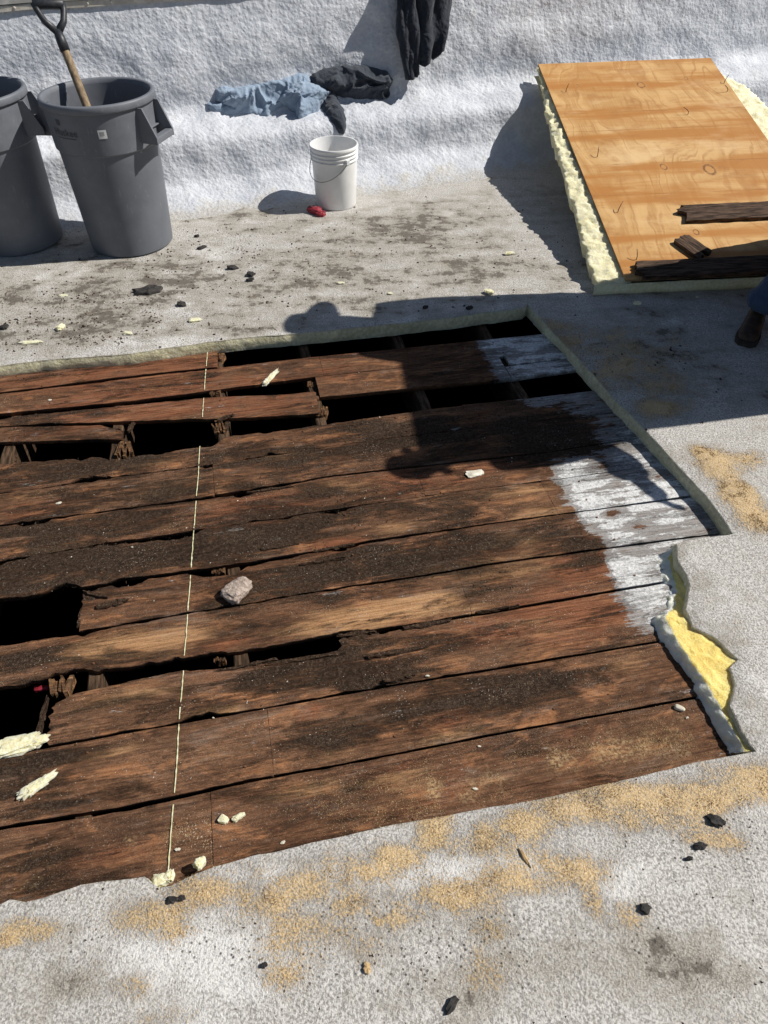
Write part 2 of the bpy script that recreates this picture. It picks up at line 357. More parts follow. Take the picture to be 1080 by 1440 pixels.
def mat_plywood():
    n = N('plywood_veneer', 0.65, 0.3)
    v = n.co((1.0, 0.13, 1)); warp = n.noise(2.2, 3, 0.5, n.co((1, 0.4, 1)))
    vv = n.n.new('ShaderNodeVectorMath'); vv.operation = 'ADD'; n.l.new(v, vv.inputs[0])
    cm = n.n.new('ShaderNodeCombineXYZ'); n.inp(cm.inputs[0], n.math('MULTIPLY', warp, 0.9)); n.l.new(cm.outputs[0], vv.inputs[1])
    w = n.noise(9, 3, 0.5, vv.outputs[0], 0.6)
    w2 = n.wave(3.4, 6.0, 3, 0.7, vv.outputs[0], 'BANDS', 'X')
    fine = n.noise(110, 5, 0.7, n.co((1, 0.035, 1))); band = n.noise(1.7, 5, 0.6, n.co((0.30, 2.6, 1), (0, 5, 0))); blot = n.noise(3, 6, 0.65)
    c = n.mix(n.ramp(w, 0.35, 0.62), (0.44, 0.235, 0.078), (0.58, 0.355, 0.145))
    c = n.mix(n.math('MULTIPLY', n.ramp(w2, 0.0, 0.14, 1, 0), n.ramp(blot, 0.36, 0.58, 0.1, 0.75)), c, (0.36, 0.17, 0.05))
    c = n.mix(n.ramp(fine, 0.35, 0.7, 0, 0.3), c, (0.66, 0.43, 0.20))
    c = n.mix(n.ramp(band, 0.44, 0.60, 0, 0.9), c, (0.40, 0.165, 0.035))
    c = n.mix(n.ramp(n.noise(2.1, 5, 0.65, n.co((0.6, 1.3, 1), (8, 3, 0))), 0.52, 0.72, 0, 0.6), c, (0.70, 0.50, 0.27))
    c = n.mix(n.ramp(n.noise(5.5, 7, 0.72, n.co((0.8, 1.2, 1), (1, 7, 4)), 0.5), 0.50, 0.68, 0, 0.55), c, (0.34, 0.15, 0.04))
    c = n.mix(n.ramp(n.noise(26, 6, 0.75, n.co((1, 0.5, 1), (2, 2, 2))), 0.60, 0.74, 0, 0.4), c, (0.16, 0.08, 0.03))
    # dark rub marks across the sheet
    mk = n.math('MULTIPLY', n.ramp(n.noise(16, 6, 0.75, n.co((0.25, 3.0, 1), (2, 2, 0))), 0.60, 0.70), n.ramp(n.noise(3.1, 2, 0.5, n.co((1, 1, 1), (4, 0, 0))), 0.44, 0.58))
    c = n.mix(n.math('MULTIPLY', mk, 0.85), c, (0.085, 0.045, 0.02))
    # butt lines of the veneer strips
    co = n.n.new('ShaderNodeSeparateXYZ'); n.l.new(n.co(), co.inputs[0])
    for yy, wd in ((0.51, 0.006), (0.28, 0.005), (-0.12, 0.004), (-0.45, 0.005)):
        ln = n.ramp(n.math('ABSOLUTE', n.math('SUBTRACT', n.math('ADD', co.outputs[1], n.math('MULTIPLY', n.math('SUBTRACT', warp, 0.5), 0.02)), yy)), 0.0, wd, 0.75, 0)
        c = n.mix(n.math('MULTIPLY', ln, n.ramp(blot, 0.35, 0.6)), c, (0.20, 0.085, 0.02))
    # knots and plugs
    for kx, ky, kr in ((0.02, 0.86, 0.026), (0.15, -0.22, 0.034), (-0.12, -0.17, 0.020), (-0.13, -0.84, 0.016), (0.36, 0.93, 0.012), (-0.42, 0.88, 0.012), (-0.06, 1.10, 0.009)):
        dd = n.n.new('ShaderNodeVectorMath'); dd.operation = 'DISTANCE'
        n.l.new(n.co((1, 0.62, 0)), dd.inputs[0]); dd.inputs[1].default_value = (kx, ky * 0.62, 0)
        rr = n.math('ADD', dd.outputs['Value'], n.math('MULTIPLY', n.math('SUBTRACT', n.noise(26, 2), 0.5), 0.012))
        ring = n.math('MULTIPLY', n.ramp(rr, kr * 0.62, kr * 0.82), n.ramp(rr, kr * 0.95, kr * 1.25, 1, 0))
        c = n.mix(n.ramp(rr, kr * 0.6, kr * 2.2, 0.5, 0), c, (0.50, 0.26, 0.09))
        c = n.mix(n.math('MULTIPLY', ring, n.ramp(n.noise(30, 3), 0.35, 0.6, 0.25, 0.85)), c, (0.12, 0.05, 0.016))
    return n.done(c, n.bump(fine, 0.25, 0.002))
def mat_cloth(name, a, b, weave=700):
    n = N(name, 0.9, 0.1); x = n.noise(14, 6, 0.65); w = n.noise(weave, 2)
    n.b.inputs['Sheen Weight'].default_value = 0.15
    c = n.mix(n.ramp(x, 0.2, 0.85, 0.35, 0.75), a, b)
    wv = n.n.new('ShaderNodeVectorMath'); wv.operation = 'ADD'; n.l.new(n.co(), wv.inputs[0])
    cv_ = n.n.new('ShaderNodeVectorMath'); cv_.operation = 'SCALE'; n.l.new(n.noise(9, 3, 0.5, color=True), cv_.inputs[0]); cv_.inputs['Scale'].default_value = 0.12; n.l.new(cv_.outputs[0], wv.inputs[1])
    cr = n.ramp(n.voro(15, wv.outputs[0], 'DISTANCE_TO_EDGE'), 0.0, 0.35)
    nb = n.bump(cr, 0.4, 0.014)
    return n.done(n.mix(n.ramp(w, 0.4, 0.6, 0, 0.2), c, b), n.bump(n.math('ADD', n.math('MULTIPLY', w, 0.3), n.noise(60, 4)), 0.35, 0.004, nb))

M_COAT, M_WALL, M_BOARD = mat_coating(), mat_wallcoat(), mat_board()
M_FOAM = mat_foam('aged_spray_foam', (0.46, 0.42, 0.27), (0.74, 0.70, 0.50))
M_FOAMY = mat_foam('fresh_cut_yellow_foam', (0.78, 0.57, 0.15), (0.97, 0.80, 0.31), 150, 0.007)
M_FOAMP = mat_foam('pale_foam_scrap', (0.66, 0.60, 0.36), (0.88, 0.84, 0.60), 70, 0.007)
M_FOAMG = mat_foam('shade_grey_foam', (0.70, 0.69, 0.58), (0.90, 0.88, 0.76), 50, 0.012)  # shaded side's grey put into the colour, lifted for light seeping through
M_GREY, M_PLY = mat_plastic_grey(), mat_plywood()
M_PLYEDGE = mat_simple('plywood_edge', (0.20, 0.12, 0.06), (0.45, 0.30, 0.16), 40, 0.8, 0.2, 0.4, 0.002, (0.2, 0.2, 6))
M_DARKWOOD = mat_simple('rotten_plank_wood', (0.022, 0.015, 0.011), (0.13, 0.082, 0.056), 16, 0.85, 0.15, 0.8, 0.006, (0.6, 6, 3), 7)
M_JOIST = mat_simple('old_joist_wood', (0.03, 0.019, 0.012), (0.12, 0.075, 0.046), 18, 0.9, 0.1, 0.8, 0.006, (5, 0.6, 5), 6)
M_VOID = mat_simple('attic_shade_black', (0.004, 0.0035, 0.0035), (0.009, 0.007, 0.006), 5, 0.95, 0.05)  # painted almost black so the gaps read as deep shade
M_CHAR = mat_simple('tar_scrap', (0.014, 0.013, 0.013), (0.055, 0.050, 0.047), 45, 0.8, 0.3, 0.8, 0.004)
M_BLACKP = mat_simple('black_handle_plastic', (0.018, 0.020, 0.024), (0.034, 0.037, 0.042), 60, 0.45, 0.4)
M_SHAFT = mat_simple('worn_wood_shaft', (0.17, 0.118, 0.07), (0.31, 0.23, 0.145), 14, 0.7, 0.25, 0.3, 0.001, (6, 6, 0.7))
M_BUCKET = mat_simple('white_pail_plastic', (0.70, 0.70, 0.69), (0.80, 0.80, 0.80), 6, 0.4, 0.4, 0.05, 0.001)
M_STEEL = mat_simple('dull_steel_wire', (0.16, 0.16, 0.165), (0.28, 0.28, 0.28), 60, 0.45, 0.5); M_STEEL.node_tree.nodes['Principled BSDF'].inputs['Metallic'].default_value = 0.7
M_RUST = mat_simple('rusty_nail', (0.05, 0.025, 0.014), (0.16, 0.07, 0.03), 90, 0.7, 0.3)
M_RED = mat_simple('red_plastic', (0.17, 0.012, 0.020), (0.34, 0.03, 0.045), 25, 0.45, 0.45)
M_DENIM = mat_cloth('light_blue_denim', (0.13, 0.18, 0.26), (0.32, 0.40, 0.50))
M_BLACKC = mat_cloth('faded_black_cotton', (0.024, 0.029, 0.040), (0.058, 0.066, 0.082))
M_NAVYC = mat_cloth('charcoal_fleece', (0.018, 0.021, 0.029), (0.034, 0.039, 0.050))
M_JEANS = mat_cloth('dark_blue_jeans', (0.020, 0.040, 0.085), (0.05, 0.085, 0.15))
M_SHIRT = mat_cloth('grey_work_shirt', (0.10, 0.105, 0.11), (0.17, 0.175, 0.18))
M_BOOT = mat_simple('brown_boot_leather', (0.022, 0.013, 0.009), (0.070, 0.040, 0.025), 20, 0.6, 0.35, 0.4, 0.003)
M_SOLE = mat_simple('boot_sole_rubber', (0.03, 0.026, 0.022), (0.06, 0.05, 0.042), 30, 0.8, 0.2)
M_SKIN = mat_simple('skin', (0.36, 0.20, 0.13), (0.45, 0.27, 0.18), 30, 0.55, 0.35, 0.1, 0.001)
M_HAIR = mat_simple('dark_hair', (0.015, 0.011, 0.009), (0.035, 0.025, 0.018), 80, 0.6, 0.3, 0.6, 0.004, (1, 1, 5))
M_STICK = mat_simple('white_sticker', (0.70, 0.70, 0.68), (0.78, 0.78, 0.77), 60, 0.6, 0.3)
M_STICKG = mat_simple('grey_print', (0.30, 0.30, 0.30), (0.38, 0.38, 0.38), 60, 0.6, 0.3)
M_LETTER = mat_simple('embossed_dark_print', (0.040, 0.043, 0.050), (0.055, 0.058, 0.066), 60, 0.5, 0.3)
M_COPING = mat_simple('aged_metal_coping', (0.36, 0.35, 0.33), (0.50, 0.485, 0.455), 12, 0.6, 0.4, 0.3, 0.004)
M_TERM = mat_simple('painted_termination_bar', (0.46, 0.42, 0.36), (0.62, 0.58, 0.51), 20, 0.6, 0.35, 0.3, 0.003)
M_SAW = mat_simple('sawdust_grain', (0.36, 0.24, 0.12), (0.62, 0.46, 0.255), 45, 0.9, 0.1)
M_CRUMB = mat_simple('rot_crumb', (0.016, 0.012, 0.010), (0.09, 0.062, 0.045), 30, 0.9, 0.1)
M_PALE = mat_simple('pale_crumb', (0.52, 0.48, 0.38), (0.74, 0.71, 0.62), 30, 0.85, 0.2)
M_CHALK = mat_simple('chalk_mark', (0.52, 0.49, 0.27), (0.74, 0.72, 0.50), 60, 0.95, 0.1, 0.5, 0.002)
M_PUMICE = mat_simple('pinkish_grey_foam_lump', (0.30, 0.235, 0.195), (0.52, 0.43, 0.37), 75, 0.9, 0.1, 1.0, 0.012)

# ------------------------------------------------------------------ roof layout (all traced points projected onto the roof plane)
FOAM_T = 0.056                       # foam layer on the boards
BZ = -FOAM_T                         # board tops
BT = 0.022                           # board thickness
A_DECK = math.radians(11.6); CD, SD = math.cos(A_DECK), math.sin(A_DECK)
def to_loc(v): return (v.x * CD + v.y * SD, -v.x * SD + v.y * CD)      # world -> deck frame (u along the boards)
def to_world(u, v): return (u * CD - v * SD, u * SD + v * CD)
def L(px, py, z=BZ): return to_loc(P(px, py, z))

A_WALL = math.radians(20); CW, SW = math.cos(A_WALL), math.sin(A_WALL)
def wall_xy(s, n): return (s * CW - n * SW, s * SW + n * CW)
def wall_sn(x, y): return (x * CW + y * SW, -x * SW + y * CW)

far_edge = [(-420, 560), (-200, 537), (0, 514), (59, 506), (120, 502), (185, 497), (240, 488), (296, 480), (345, 474), (400, 470), (470, 463), (549, 455), (640, 445), (736, 432)]
right_edge = [(742, 427), (774, 461), (819, 510), (866, 563), (905, 602), (933, 633), (976, 677), (1004, 710), (1032, 750)]
tear = [(990, 754), (951, 763), (954, 786), (966, 808), (970, 824), (965, 856), (974, 880), (1008, 898), (1038, 927), (1027, 938), (1034, 961), (1027, 992), (1044, 1028), (1064, 1056)]
near_edge = [(1022, 1063), (930, 1083), (835, 1106), (760, 1123), (700, 1134), (620, 1147), (559, 1159), (460, 1181), (352, 1203), (300, 1217), (262, 1232), (240, 1243), (222, 1247), (203, 1231), (160, 1236), (113, 1243), (60, 1262), (34, 1268), (12, 1264), (0, 1270), (-200, 1312), (-420, 1360)]
hole_px = far_edge + right_edge + tear + near_edge
hole = [P(x, y, 0.0) for x, y in hole_px]
hole_f = resample([(p.x, p.y) for p in hole], 0.02)
random.seed(4)
hp = []
for i, p in enumerate(hole_f):                                   # the saw cut wanders a little
    hp.append(Vector((p.x + 0.0035 * fbm(p.x * 9, p.y * 9, 1.0), p.y + 0.0035 * fbm(p.x * 9, p.y * 9, 5.0))))
hole_f = hp

# ---- painted masks on the coating (dirt, sawdust, clean, grit)
def blob(lst, z=0.0):
    out = []
    for (px, py, rx, ry, s) in lst:
        c = P(px, py, z); ex = P(px + rx, py, z) - c; ey = P(px, py - ry, z) - c
        out.append((c.x, c.y, max(0.01, ex.length), max(0.01, ey.length), s))
    return out
def blobval(B, X, Y):
    v = np.zeros(len(X))
    for cx, cy, rx, ry, s in B:
        d = ((X - cx) / rx) ** 2 + ((Y - cy) / ry) ** 2
        v = np.maximum(v, s * np.exp(-d * 0.9))
    return v
SAW_G = blob([(500, 1222, 190, 26, .52), (350, 1265, 150, 30, .5), (700, 1200, 140, 36, .5), (560, 1255, 180, 24, .5), (900, 1150, 170, 24, .5), (450, 1330, 120, 40, .42), (1010, 655, 32, 26, 1.1), (1035, 695, 30, 26, 1.1), (990, 640, 20, 14, 1.0), (1050, 712, 26, 26, 1.1), (1065, 730, 28, 22, 1.1), (1030, 645, 45, 10, .8), (40, 1308, 48, 18, .95), (10, 1320, 30, 14, .9),
    (215, 1285, 55, 26, 1.0), (290, 1255, 60, 26, 1.0), (240, 1310, 40, 18, .8), (430, 1245, 65, 30, 1.0), (390, 1270, 40, 18, .9), (520, 1225, 40, 15, .8), (560, 1205, 45, 22, 1.0), (610, 1170, 26, 32, 1.0), (500, 1270, 55, 16, .8),
    (680, 1185, 24, 32, .9), (740, 1160, 40, 24, .95), (800, 1140, 60, 26, 1.05), (880, 1118, 75, 24, 1.05), (980, 1122, 80, 26, 1.0), (1060, 1105, 60, 32, 1.05), (640, 1260, 70, 24, .95), (720, 1240, 60, 22, .9), (800, 1225, 60, 20, .8),
    (420, 1300, 60, 20, .75), (560, 1290, 60, 18, .7), (690, 1310, 40, 16, .5), (890, 1290, 25, 20, .6), (400, 1370, 40, 22, .65), (190, 1390, 40, 20, .55), (230, 1430, 50, 14, .6), (830, 1260, 12, 34, .7), (1000, 1180, 60, 16, .6), (690, 1360, 50, 30, .4),
    (770, 455, 40, 14, .7), (880, 520, 70, 26, .75), (930, 575, 45, 14, .9), (800, 480, 30, 12, .8), (860, 495, 90, 40, .5), (920, 540, 60, 20, .6)])
DIRT_G = blob([(300, 400, 420, 70, .95), (560, 330, 260, 55, .95), (100, 455, 220, 34, 1.1), (680, 380, 160, 50, 1.0), (300, 300, 300, 22, .6), (400, 320, 160, 20, .4), (100, 1310, 120, 24, .55), (960, 1370, 260, 70, .65), (700, 1400, 160, 50, .55), (560, 1330, 120, 30, .4), (20, 1400, 120, 50, .5), (1000, 900, 100, 160, .25), (930, 480, 240, 70, .6), (640, 300, 80, 40, .5), (20, 400, 80, 50, .5), (830, 300, 120, 60, .5)])
CLEAN_G = blob([(280, 1340, 240, 60, .7), (640, 1230, 300, 26, .7), (900, 1250, 200, 20, .6), (240, 420, 60, 60, .6), (250, 420, 220, 16, .3), (60, 395, 130, 18, .35), (1020, 880, 90, 120, .12)])
GRIT_G = blob([(80, 450, 180, 40, 1.8), (100, 440, 200, 50, .9), (300, 360, 150, 50, .9), (380, 275, 60, 10, .9), (980, 1180, 120, 70, .9), (520, 1330, 500, 90, .8), (900, 1330, 200, 90, .6), (600, 360, 260, 60, .45), (870, 530, 130, 60, .7)])
def ground_attr(V):
    X, Y = V[:, 0], V[:, 1]
    return np.stack([blobval(DIRT_G, X, Y), blobval(SAW_G, X, Y), blobval(CLEAN_G, X, Y), blobval(GRIT_G, X, Y)], axis=1)

outer = [wall_xy(-4.2, 4.95), wall_xy(9.0, 4.95), wall_xy(9.0, -4.5), wall_xy(-4.2, -4.5)]
outer_f = resample(outer, 0.3)
pts = []
random.seed(11)
hole_t = [tuple(p) for p in hole_f]
g = 0.026; xs = np.arange(-2.9, 2.7, g); ys = np.arange(0.25, 5.9, g)
XX, YY = np.meshgrid(xs, ys); XX = XX + np.random.RandomState(3).uniform(-.3, .3, XX.shape) * g; YY = YY + np.random.RandomState(4).uniform(-.3, .3, YY.shape) * g
cand = np.stack([XX.ravel(), YY.ravel()], 1)
nn = -cand[:, 0] * SW + cand[:, 1] * CW
cand = cand[(nn < 4.92)]
ok = ~np_in_poly(cand, hole_t); dh = np_dist_poly(cand, [(p.x, p.y) for p in hole]); ok &= dh > 0.012
cand = cand[ok]
coarse = []
for x in np.arange(-8, 12, 0.3):
    for y in np.arange(-6, 8, 0.3):
        if (-2.95 < x < 2.75 and 0.2 < y < 5.95): continue
        s, n_ = wall_sn(x, y)
        if -4.1 < s < 8.9 and -4.4 < n_ < 4.85 and not in_poly(x, y, hole_t): coarse.append((x, y))
allpts = [tuple(p) for p in cand] + coarse
gv, gf = fill(outer_f, allpts, hole_f)
gz = np.array([0.006 * nz(x * 0.9, y * 0.9, 3) + 0.0035 * nz(x * 5, y * 5, 1) + 0.0022 * nz(x * 17, y * 17, 2) for x, y in gv])
dhole = np_dist_poly(gv, [(p.x, p.y) for p in hole_f[::2]])
gz -= 0.004 * np.exp(-(dhole / 0.012) ** 2)
sawh = blobval(SAW_G, gv[:, 0], gv[:, 1]); gz += np.array([max(0, w_ - .35 + .55 * fbm(x * 9, y * 9, 4, 3)) * .011 * (1 + fbm(x * 40, y * 40, 2, 2)) for (x, y), w_ in zip(gv, sawh)]) * (dhole > .01)
ground = mesh_obj('roof_surface', np.column_stack([gv, gz]), gf, M_COAT, None, True, ground_attr(gv))
tag(ground, kind='structure')
def gheight(x, y): return 0.006 * nz(x * 0.9, y * 0.9, 3) + 0.0035 * nz(x * 5, y * 5, 1) + 0.0022 * nz(x * 17, y * 17, 2)

# ---- cut face of the foam all round the opening (child of the roof surface)
rows = 6; n_h = len(hole_f); fv = []; ff = []
area = sum(hole_f[i].x * hole_f[(i + 1) % n_h].y - hole_f[(i + 1) % n_h].x * hole_f[i].y for i in range(n_h))
for i, p in enumerate(hole_f):
    a, b = hole_f[i - 1], hole_f[(i + 1) % n_h]; t = (b - a).normalized(); inw = Vector((-t.y, t.x)) if area > 0 else Vector((t.y, -t.x))
    for r in range(rows):
        k = r / (rows - 1)
        off = 0.004 * fbm(p.x * 22, p.y * 22, k * 3) + 0.006 * k * (0.6 + fbm(p.x * 7, p.y * 7, 9)) + (0.004 * math.sin(k * math.pi))
        if r == 0: off = -0.002
        fv.append((p.x + inw.x * off, p.y + inw.y * off, (gheight(p.x, p.y) - 0.0025) * (1 - k) + (BZ - 0.012) * k))
for i in range(n_h):
    j = (i + 1) % n_h
    for r in range(rows - 1): ff.append((i * rows + r, j * rows + r, j * rows + r + 1, i * rows + r + 1))
foam_face = mesh_obj('foam_edge', fv, ff, M_FOAM, ground)

# ---- torn foam at the right of the opening: exposed yellow core, cut side tinted grey for its shade
left_l = [(951, 766), (913, 783), (922, 805), (935, 828), (931, 856), (913, 876), (930, 901), (966, 951), (991, 1001), (1024, 1060)]
mid_l = [(953, 765), (940, 785), (945, 806), (952, 830), (948, 856), (935, 867), (960, 914), (985, 948), (1017, 1001), (1048, 1058)]
right_l = [(954, 762), (957, 784), (970, 806), (974, 824), (970, 856), (982, 880), (1014, 897), (1044, 930), (1040, 985), (1070, 1056)]
LT = [P(x, y, BZ) for x, y in left_l]; MT = [P(x, y, -0.020) for x, y in mid_l]; RT = [P(x, y, -0.008) for x, y in right_l]
hmid = [-0.030, -0.044, -0.046, -0.047, -0.044, -0.020, -0.018, -0.019, -0.020, -0.018]
for i, (x, y) in enumerate(mid_l): MT[i] = P(x, y, hmid[i])
def poly_at(pl, t):
    k = t * (len(pl) - 1); i = min(int(k), len(pl) - 2); return pl[i].lerp(pl[i + 1], k - i)
NT = 120
def sheet(A, B, nu, nv, amp, bulge, seed, name, mat, zfun=None):
    V = []; Fc = []
    for i in range(nu + 1):
        for j in range(nv + 1):
            t = i / nu; k = j / nv; p = poly_at(A, t).lerp(poly_at(B, t), k)
            p = p.copy(); q = p * 40
            p.x += amp * fbm(q.x, q.y, seed) * (1 if 0 < j < nv else .6); p.y += amp * fbm(q.x, q.y, seed + 4) * (1 if 0 < j < nv else .6)
            p.z += amp * 1.1 * fbm(q.x * 1.3, q.y * 1.3, seed + 9) * (1 if 0 < j < nv else .3) + bulge * math.sin(k * math.pi)
            V.append(p)
    for i in range(nu):
        for j in range(nv):
            a = i * (nv + 1) + j; Fc.append((a, a + 1, a + nv + 2, a + nv + 1))
    return mesh_obj(name, V, Fc, mat, ground)
def torn_foam():
    rows_l = [[p - Vector((0, 0, .014)) for p in LT], MT, [p + Vector((.03, 0, -.004)) for p in RT], [p + Vector((.05, 0, -.045)) for p in RT]]
    segs = [12, 20, 3]; V = []; Fc = []; mats = []; W = 1 + sum(segs)
    for i in range(NT + 1):
        t = i / NT; j0 = 0
        for si, m in enumerate(segs):
            for k in range(m + (1 if si == len(segs) - 1 else 0)):
                f_ = k / m; p = poly_at(rows_l[si], t).lerp(poly_at(rows_l[si + 1], t), f_); q = p * 42; edge = .35 if (si == 0 and k == 0) else 1
                am = .0062 if si == 0 else .005
                p = p + Vector((fbm(q.x, q.y, q.z + 3), fbm(q.x, q.y, q.z + 7), 1.15 * fbm(q.x * 1.3, q.y * 1.3, q.z + 12))) * am * edge
                if si == 0: p.z += .010 * math.sin(f_ * math.pi) * (.4 + fbm(t * 14, 0, 3)); p.x += -.012 * f_ * (1 - f_) * 4 * (.3 + fbm(t * 22, 1, 3))
                V.append(p)
    for i in range(NT):
        for j in range(W - 1): a_ = i * W + j; Fc.append((a_, a_ + 1, a_ + W + 1, a_ + W)); mats.append(0 if j < 12 else 1)
        Fc.append((i * W, i * W + W, i * W + 2 * W - 1, i * W + W - 1)); mats.append(0)
    Fc.append(tuple(range(W))); Fc.append(tuple(reversed(range(NT * W, NT * W + W)))); mats += [0, 0]
    o = mesh_obj('torn_foam', V, Fc, M_FOAMG, ground); o.data.materials.append(M_FOAMY); o.data.polygons.foreach_set('material_index', mats)
    tag(o, 'torn foam lump with bright yellow core and side tinted grey as in shade')
torn_foam()

# ---- attic box below the boards, its near-black colour standing in for shade
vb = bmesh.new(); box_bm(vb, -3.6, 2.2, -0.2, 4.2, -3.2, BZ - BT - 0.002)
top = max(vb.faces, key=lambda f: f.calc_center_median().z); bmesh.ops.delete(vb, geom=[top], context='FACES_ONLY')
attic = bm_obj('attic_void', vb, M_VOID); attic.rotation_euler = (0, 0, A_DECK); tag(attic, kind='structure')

# ---- the deck: every board a piece of its own
deck = empty('roof_deck', (0, 0, 0), A_DECK); tag(deck, kind='structure')
def curve_v(pts_px):
    q = sorted(L(x, y) for x, y in pts_px); us = [a for a, b in q]; vs2 = [b for a, b in q]
    return lambda u: float(np.interp(u, us, vs2))
R_PX = [(736, 444), (774, 474), (819, 522), (866, 577), (905, 618), (933, 650), (976, 697), (1004, 730), (1032, 770), (1040, 860), (1060, 960), (1080, 1060)]
rot_b = [(60, 680, 130, 12, .35), (150, 655, 150, 14, .55), (330, 640, 160, 14, .5), (180, 700, 120, 12, .45), (120, 730, 160, 14, .45), (400, 665, 90, 14, .5), (520, 600, 90, 18, .55), (600, 610, 120, 20, .6), (780, 615, 60, 22, 1.1), (745, 600, 60, 14, .9),
    (60, 750, 90, 16, .6), (200, 735, 80, 14, .5), (100, 800, 220, 24, .75), (280, 770, 200, 22, .7), (450, 730, 140, 20, .7), (600, 715, 70, 16, .55), (640, 730, 40, 26, .6), (420, 700, 120, 12, .45), (820, 765, 26, 14, .7), (790, 745, 50, 14, .5),
    (560, 785, 120, 22, .7), (400, 815, 120, 16, .65), (640, 780, 60, 30, .6), (470, 835, 120, 12, .5), (350, 850, 70, 12, .5), (30, 930, 70, 14, .55), (100, 940, 90, 10, .5), (350, 890, 60, 12, .35),
    (420, 945, 130, 18, .65), (520, 940, 60, 24, .6), (640, 905, 160, 10, .5), (310, 985, 60, 8, .4), (460, 1030, 90, 18, .75), (540, 1005, 60, 14, .6), (720, 970, 110, 20, .75), (840, 940, 60, 14, .4), (50, 1080, 90, 26, .6), (60, 1130, 60, 16, .5), (50, 1215, 60, 30, .6), (370, 1130, 60, 14, .3), (690, 820, 50, 14, .4), (100, 625, 60, 6, .5), (40, 590, 60, 10, .7), (230, 545, 60, 8, .3), (40, 530, 60, 8, .4)]
red_b = [(150, 525, 260, 14, .75), (200, 560, 300, 16, .7), (230, 575, 240, 12, .75), (340, 575, 120, 12, .6), (500, 515, 160, 20, .4), (360, 715, 90, 16, .8), (470, 765, 50, 8, .9), (570, 680, 50, 16, .75), (660, 590, 90, 16, .5), (40, 720, 60, 14, .5), (800, 860, 110, 30, .85), (720, 880, 120, 20, .7), (820, 800, 60, 22, .7), (440, 1000, 60, 12, .7), (300, 950, 70, 14, .45), (650, 665, 100, 14, .5), (540, 940, 26, 8, .8), (320, 905, 50, 6, .7), (40, 1165, 80, 14, .5), (200, 1190, 220, 26, .35), (640, 1100, 140, 24, .4), (820, 1050, 160, 30, .3), (640, 1010, 60, 12, .4), (60, 860, 60, 8, .4), (720, 650, 60, 14, .4)]
tan_b = [(520, 865, 120, 16, 1.0), (600, 850, 45, 12, 1.2), (190, 905, 130, 16, .85), (390, 640, 60, 6, .6), (470, 685, 60, 8, .6), (200, 655, 70, 8, .5), (560, 1095, 60, 14, .6), (420, 1110, 90, 14, .55), (300, 1000, 60, 8, .6), (880, 930, 60, 14, .45), (620, 1040, 70, 10, .6), (160, 1060, 90, 14, .4), (560, 740, 50, 8, .5), (90, 770, 60, 8, .5), (760, 720, 60, 10, .55), (700, 790, 130, 26, .5), (150, 980, 120, 26, .45), (230, 690, 60, 8, .6), (40, 700, 70, 12, .45), (640, 865, 80, 12, .5), (330, 680, 60, 8, .4), (450, 760, 40, 8, .3), (230, 750, 60, 10, .45), (740, 690, 70, 12, .45), (60, 905, 70, 10, .35), (660, 975, 60, 14, .4), (480, 1060, 140, 10, .4), (330, 1060, 100, 20, .3), (740, 880, 80, 16, .35), (310, 850, 60, 20, .3), (720, 760, 70, 16, .5), (830, 960, 110, 12, .3)]
saw_b = [(150, 1215, 120, 26, .55), (180, 1185, 70, 14, .55), (60, 1230, 60, 24, .5), (640, 1120, 130, 26, .55), (780, 1070, 120, 28, .6), (880, 1050, 110, 30, .75), (940, 1045, 60, 26, .7), (440, 1140, 120, 24, .4), (250, 1175, 40, 10, .6), (610, 1110, 20, 26, .8), (720, 1090, 160, 34, .6), (820, 1010, 120, 18, .35), (560, 1140, 80, 16, .45), (960, 1010, 40, 20, .4), (330, 1160, 120, 24, .3)]
paint_px = [(668, 470), (690, 500), (706, 533), (728, 562), (752, 588), (766, 615), (778, 650), (800, 690), (822, 730), (846, 772), (872, 815), (893, 868), (905, 880), (1080, 880), (1080, 430), (700, 430)]
PAINT = [to_loc(P(x, y, BZ)) for x, y in paint_px]
nopaint_b = [(775, 612, 62, 20, 1.2), (720, 612, 50, 22, 1.0), (830, 768, 26, 12, 1.0), (860, 722, 14, 5, .8), (880, 775, 30, 8, .4), (900, 740, 40, 8, .35)]
strong_b = [(805, 660, 26, 22, .5), (845, 720, 32, 28, .6), (875, 790, 40, 40, .6), (905, 830, 30, 26, .6), (930, 700, 60, 12, .5), (820, 690, 20, 20, .5), (735, 485, 60, 14, .25), (770, 510, 60, 14, .3), (860, 610, 70, 10, .45), (920, 735, 60, 8, .3), (890, 640, 26, 14, .3)]
def loc_blob(lst):
    out = []
    for (px, py, rx, ry, s) in lst:
        c = L(px, py); e = L(px + rx, py - rx * .165); y = L(px, py - ry)
        out.append((c[0], c[1], max(.02, abs(e[0] - c[0])), max(.012, abs(y[1] - c[1]) * 1.45), s))
    return out
ROT, RED, TAN, SAWB, NOP, STR = map(loc_blob, (rot_b, red_b, tan_b, saw_b, nopaint_b, strong_b))
boards = []
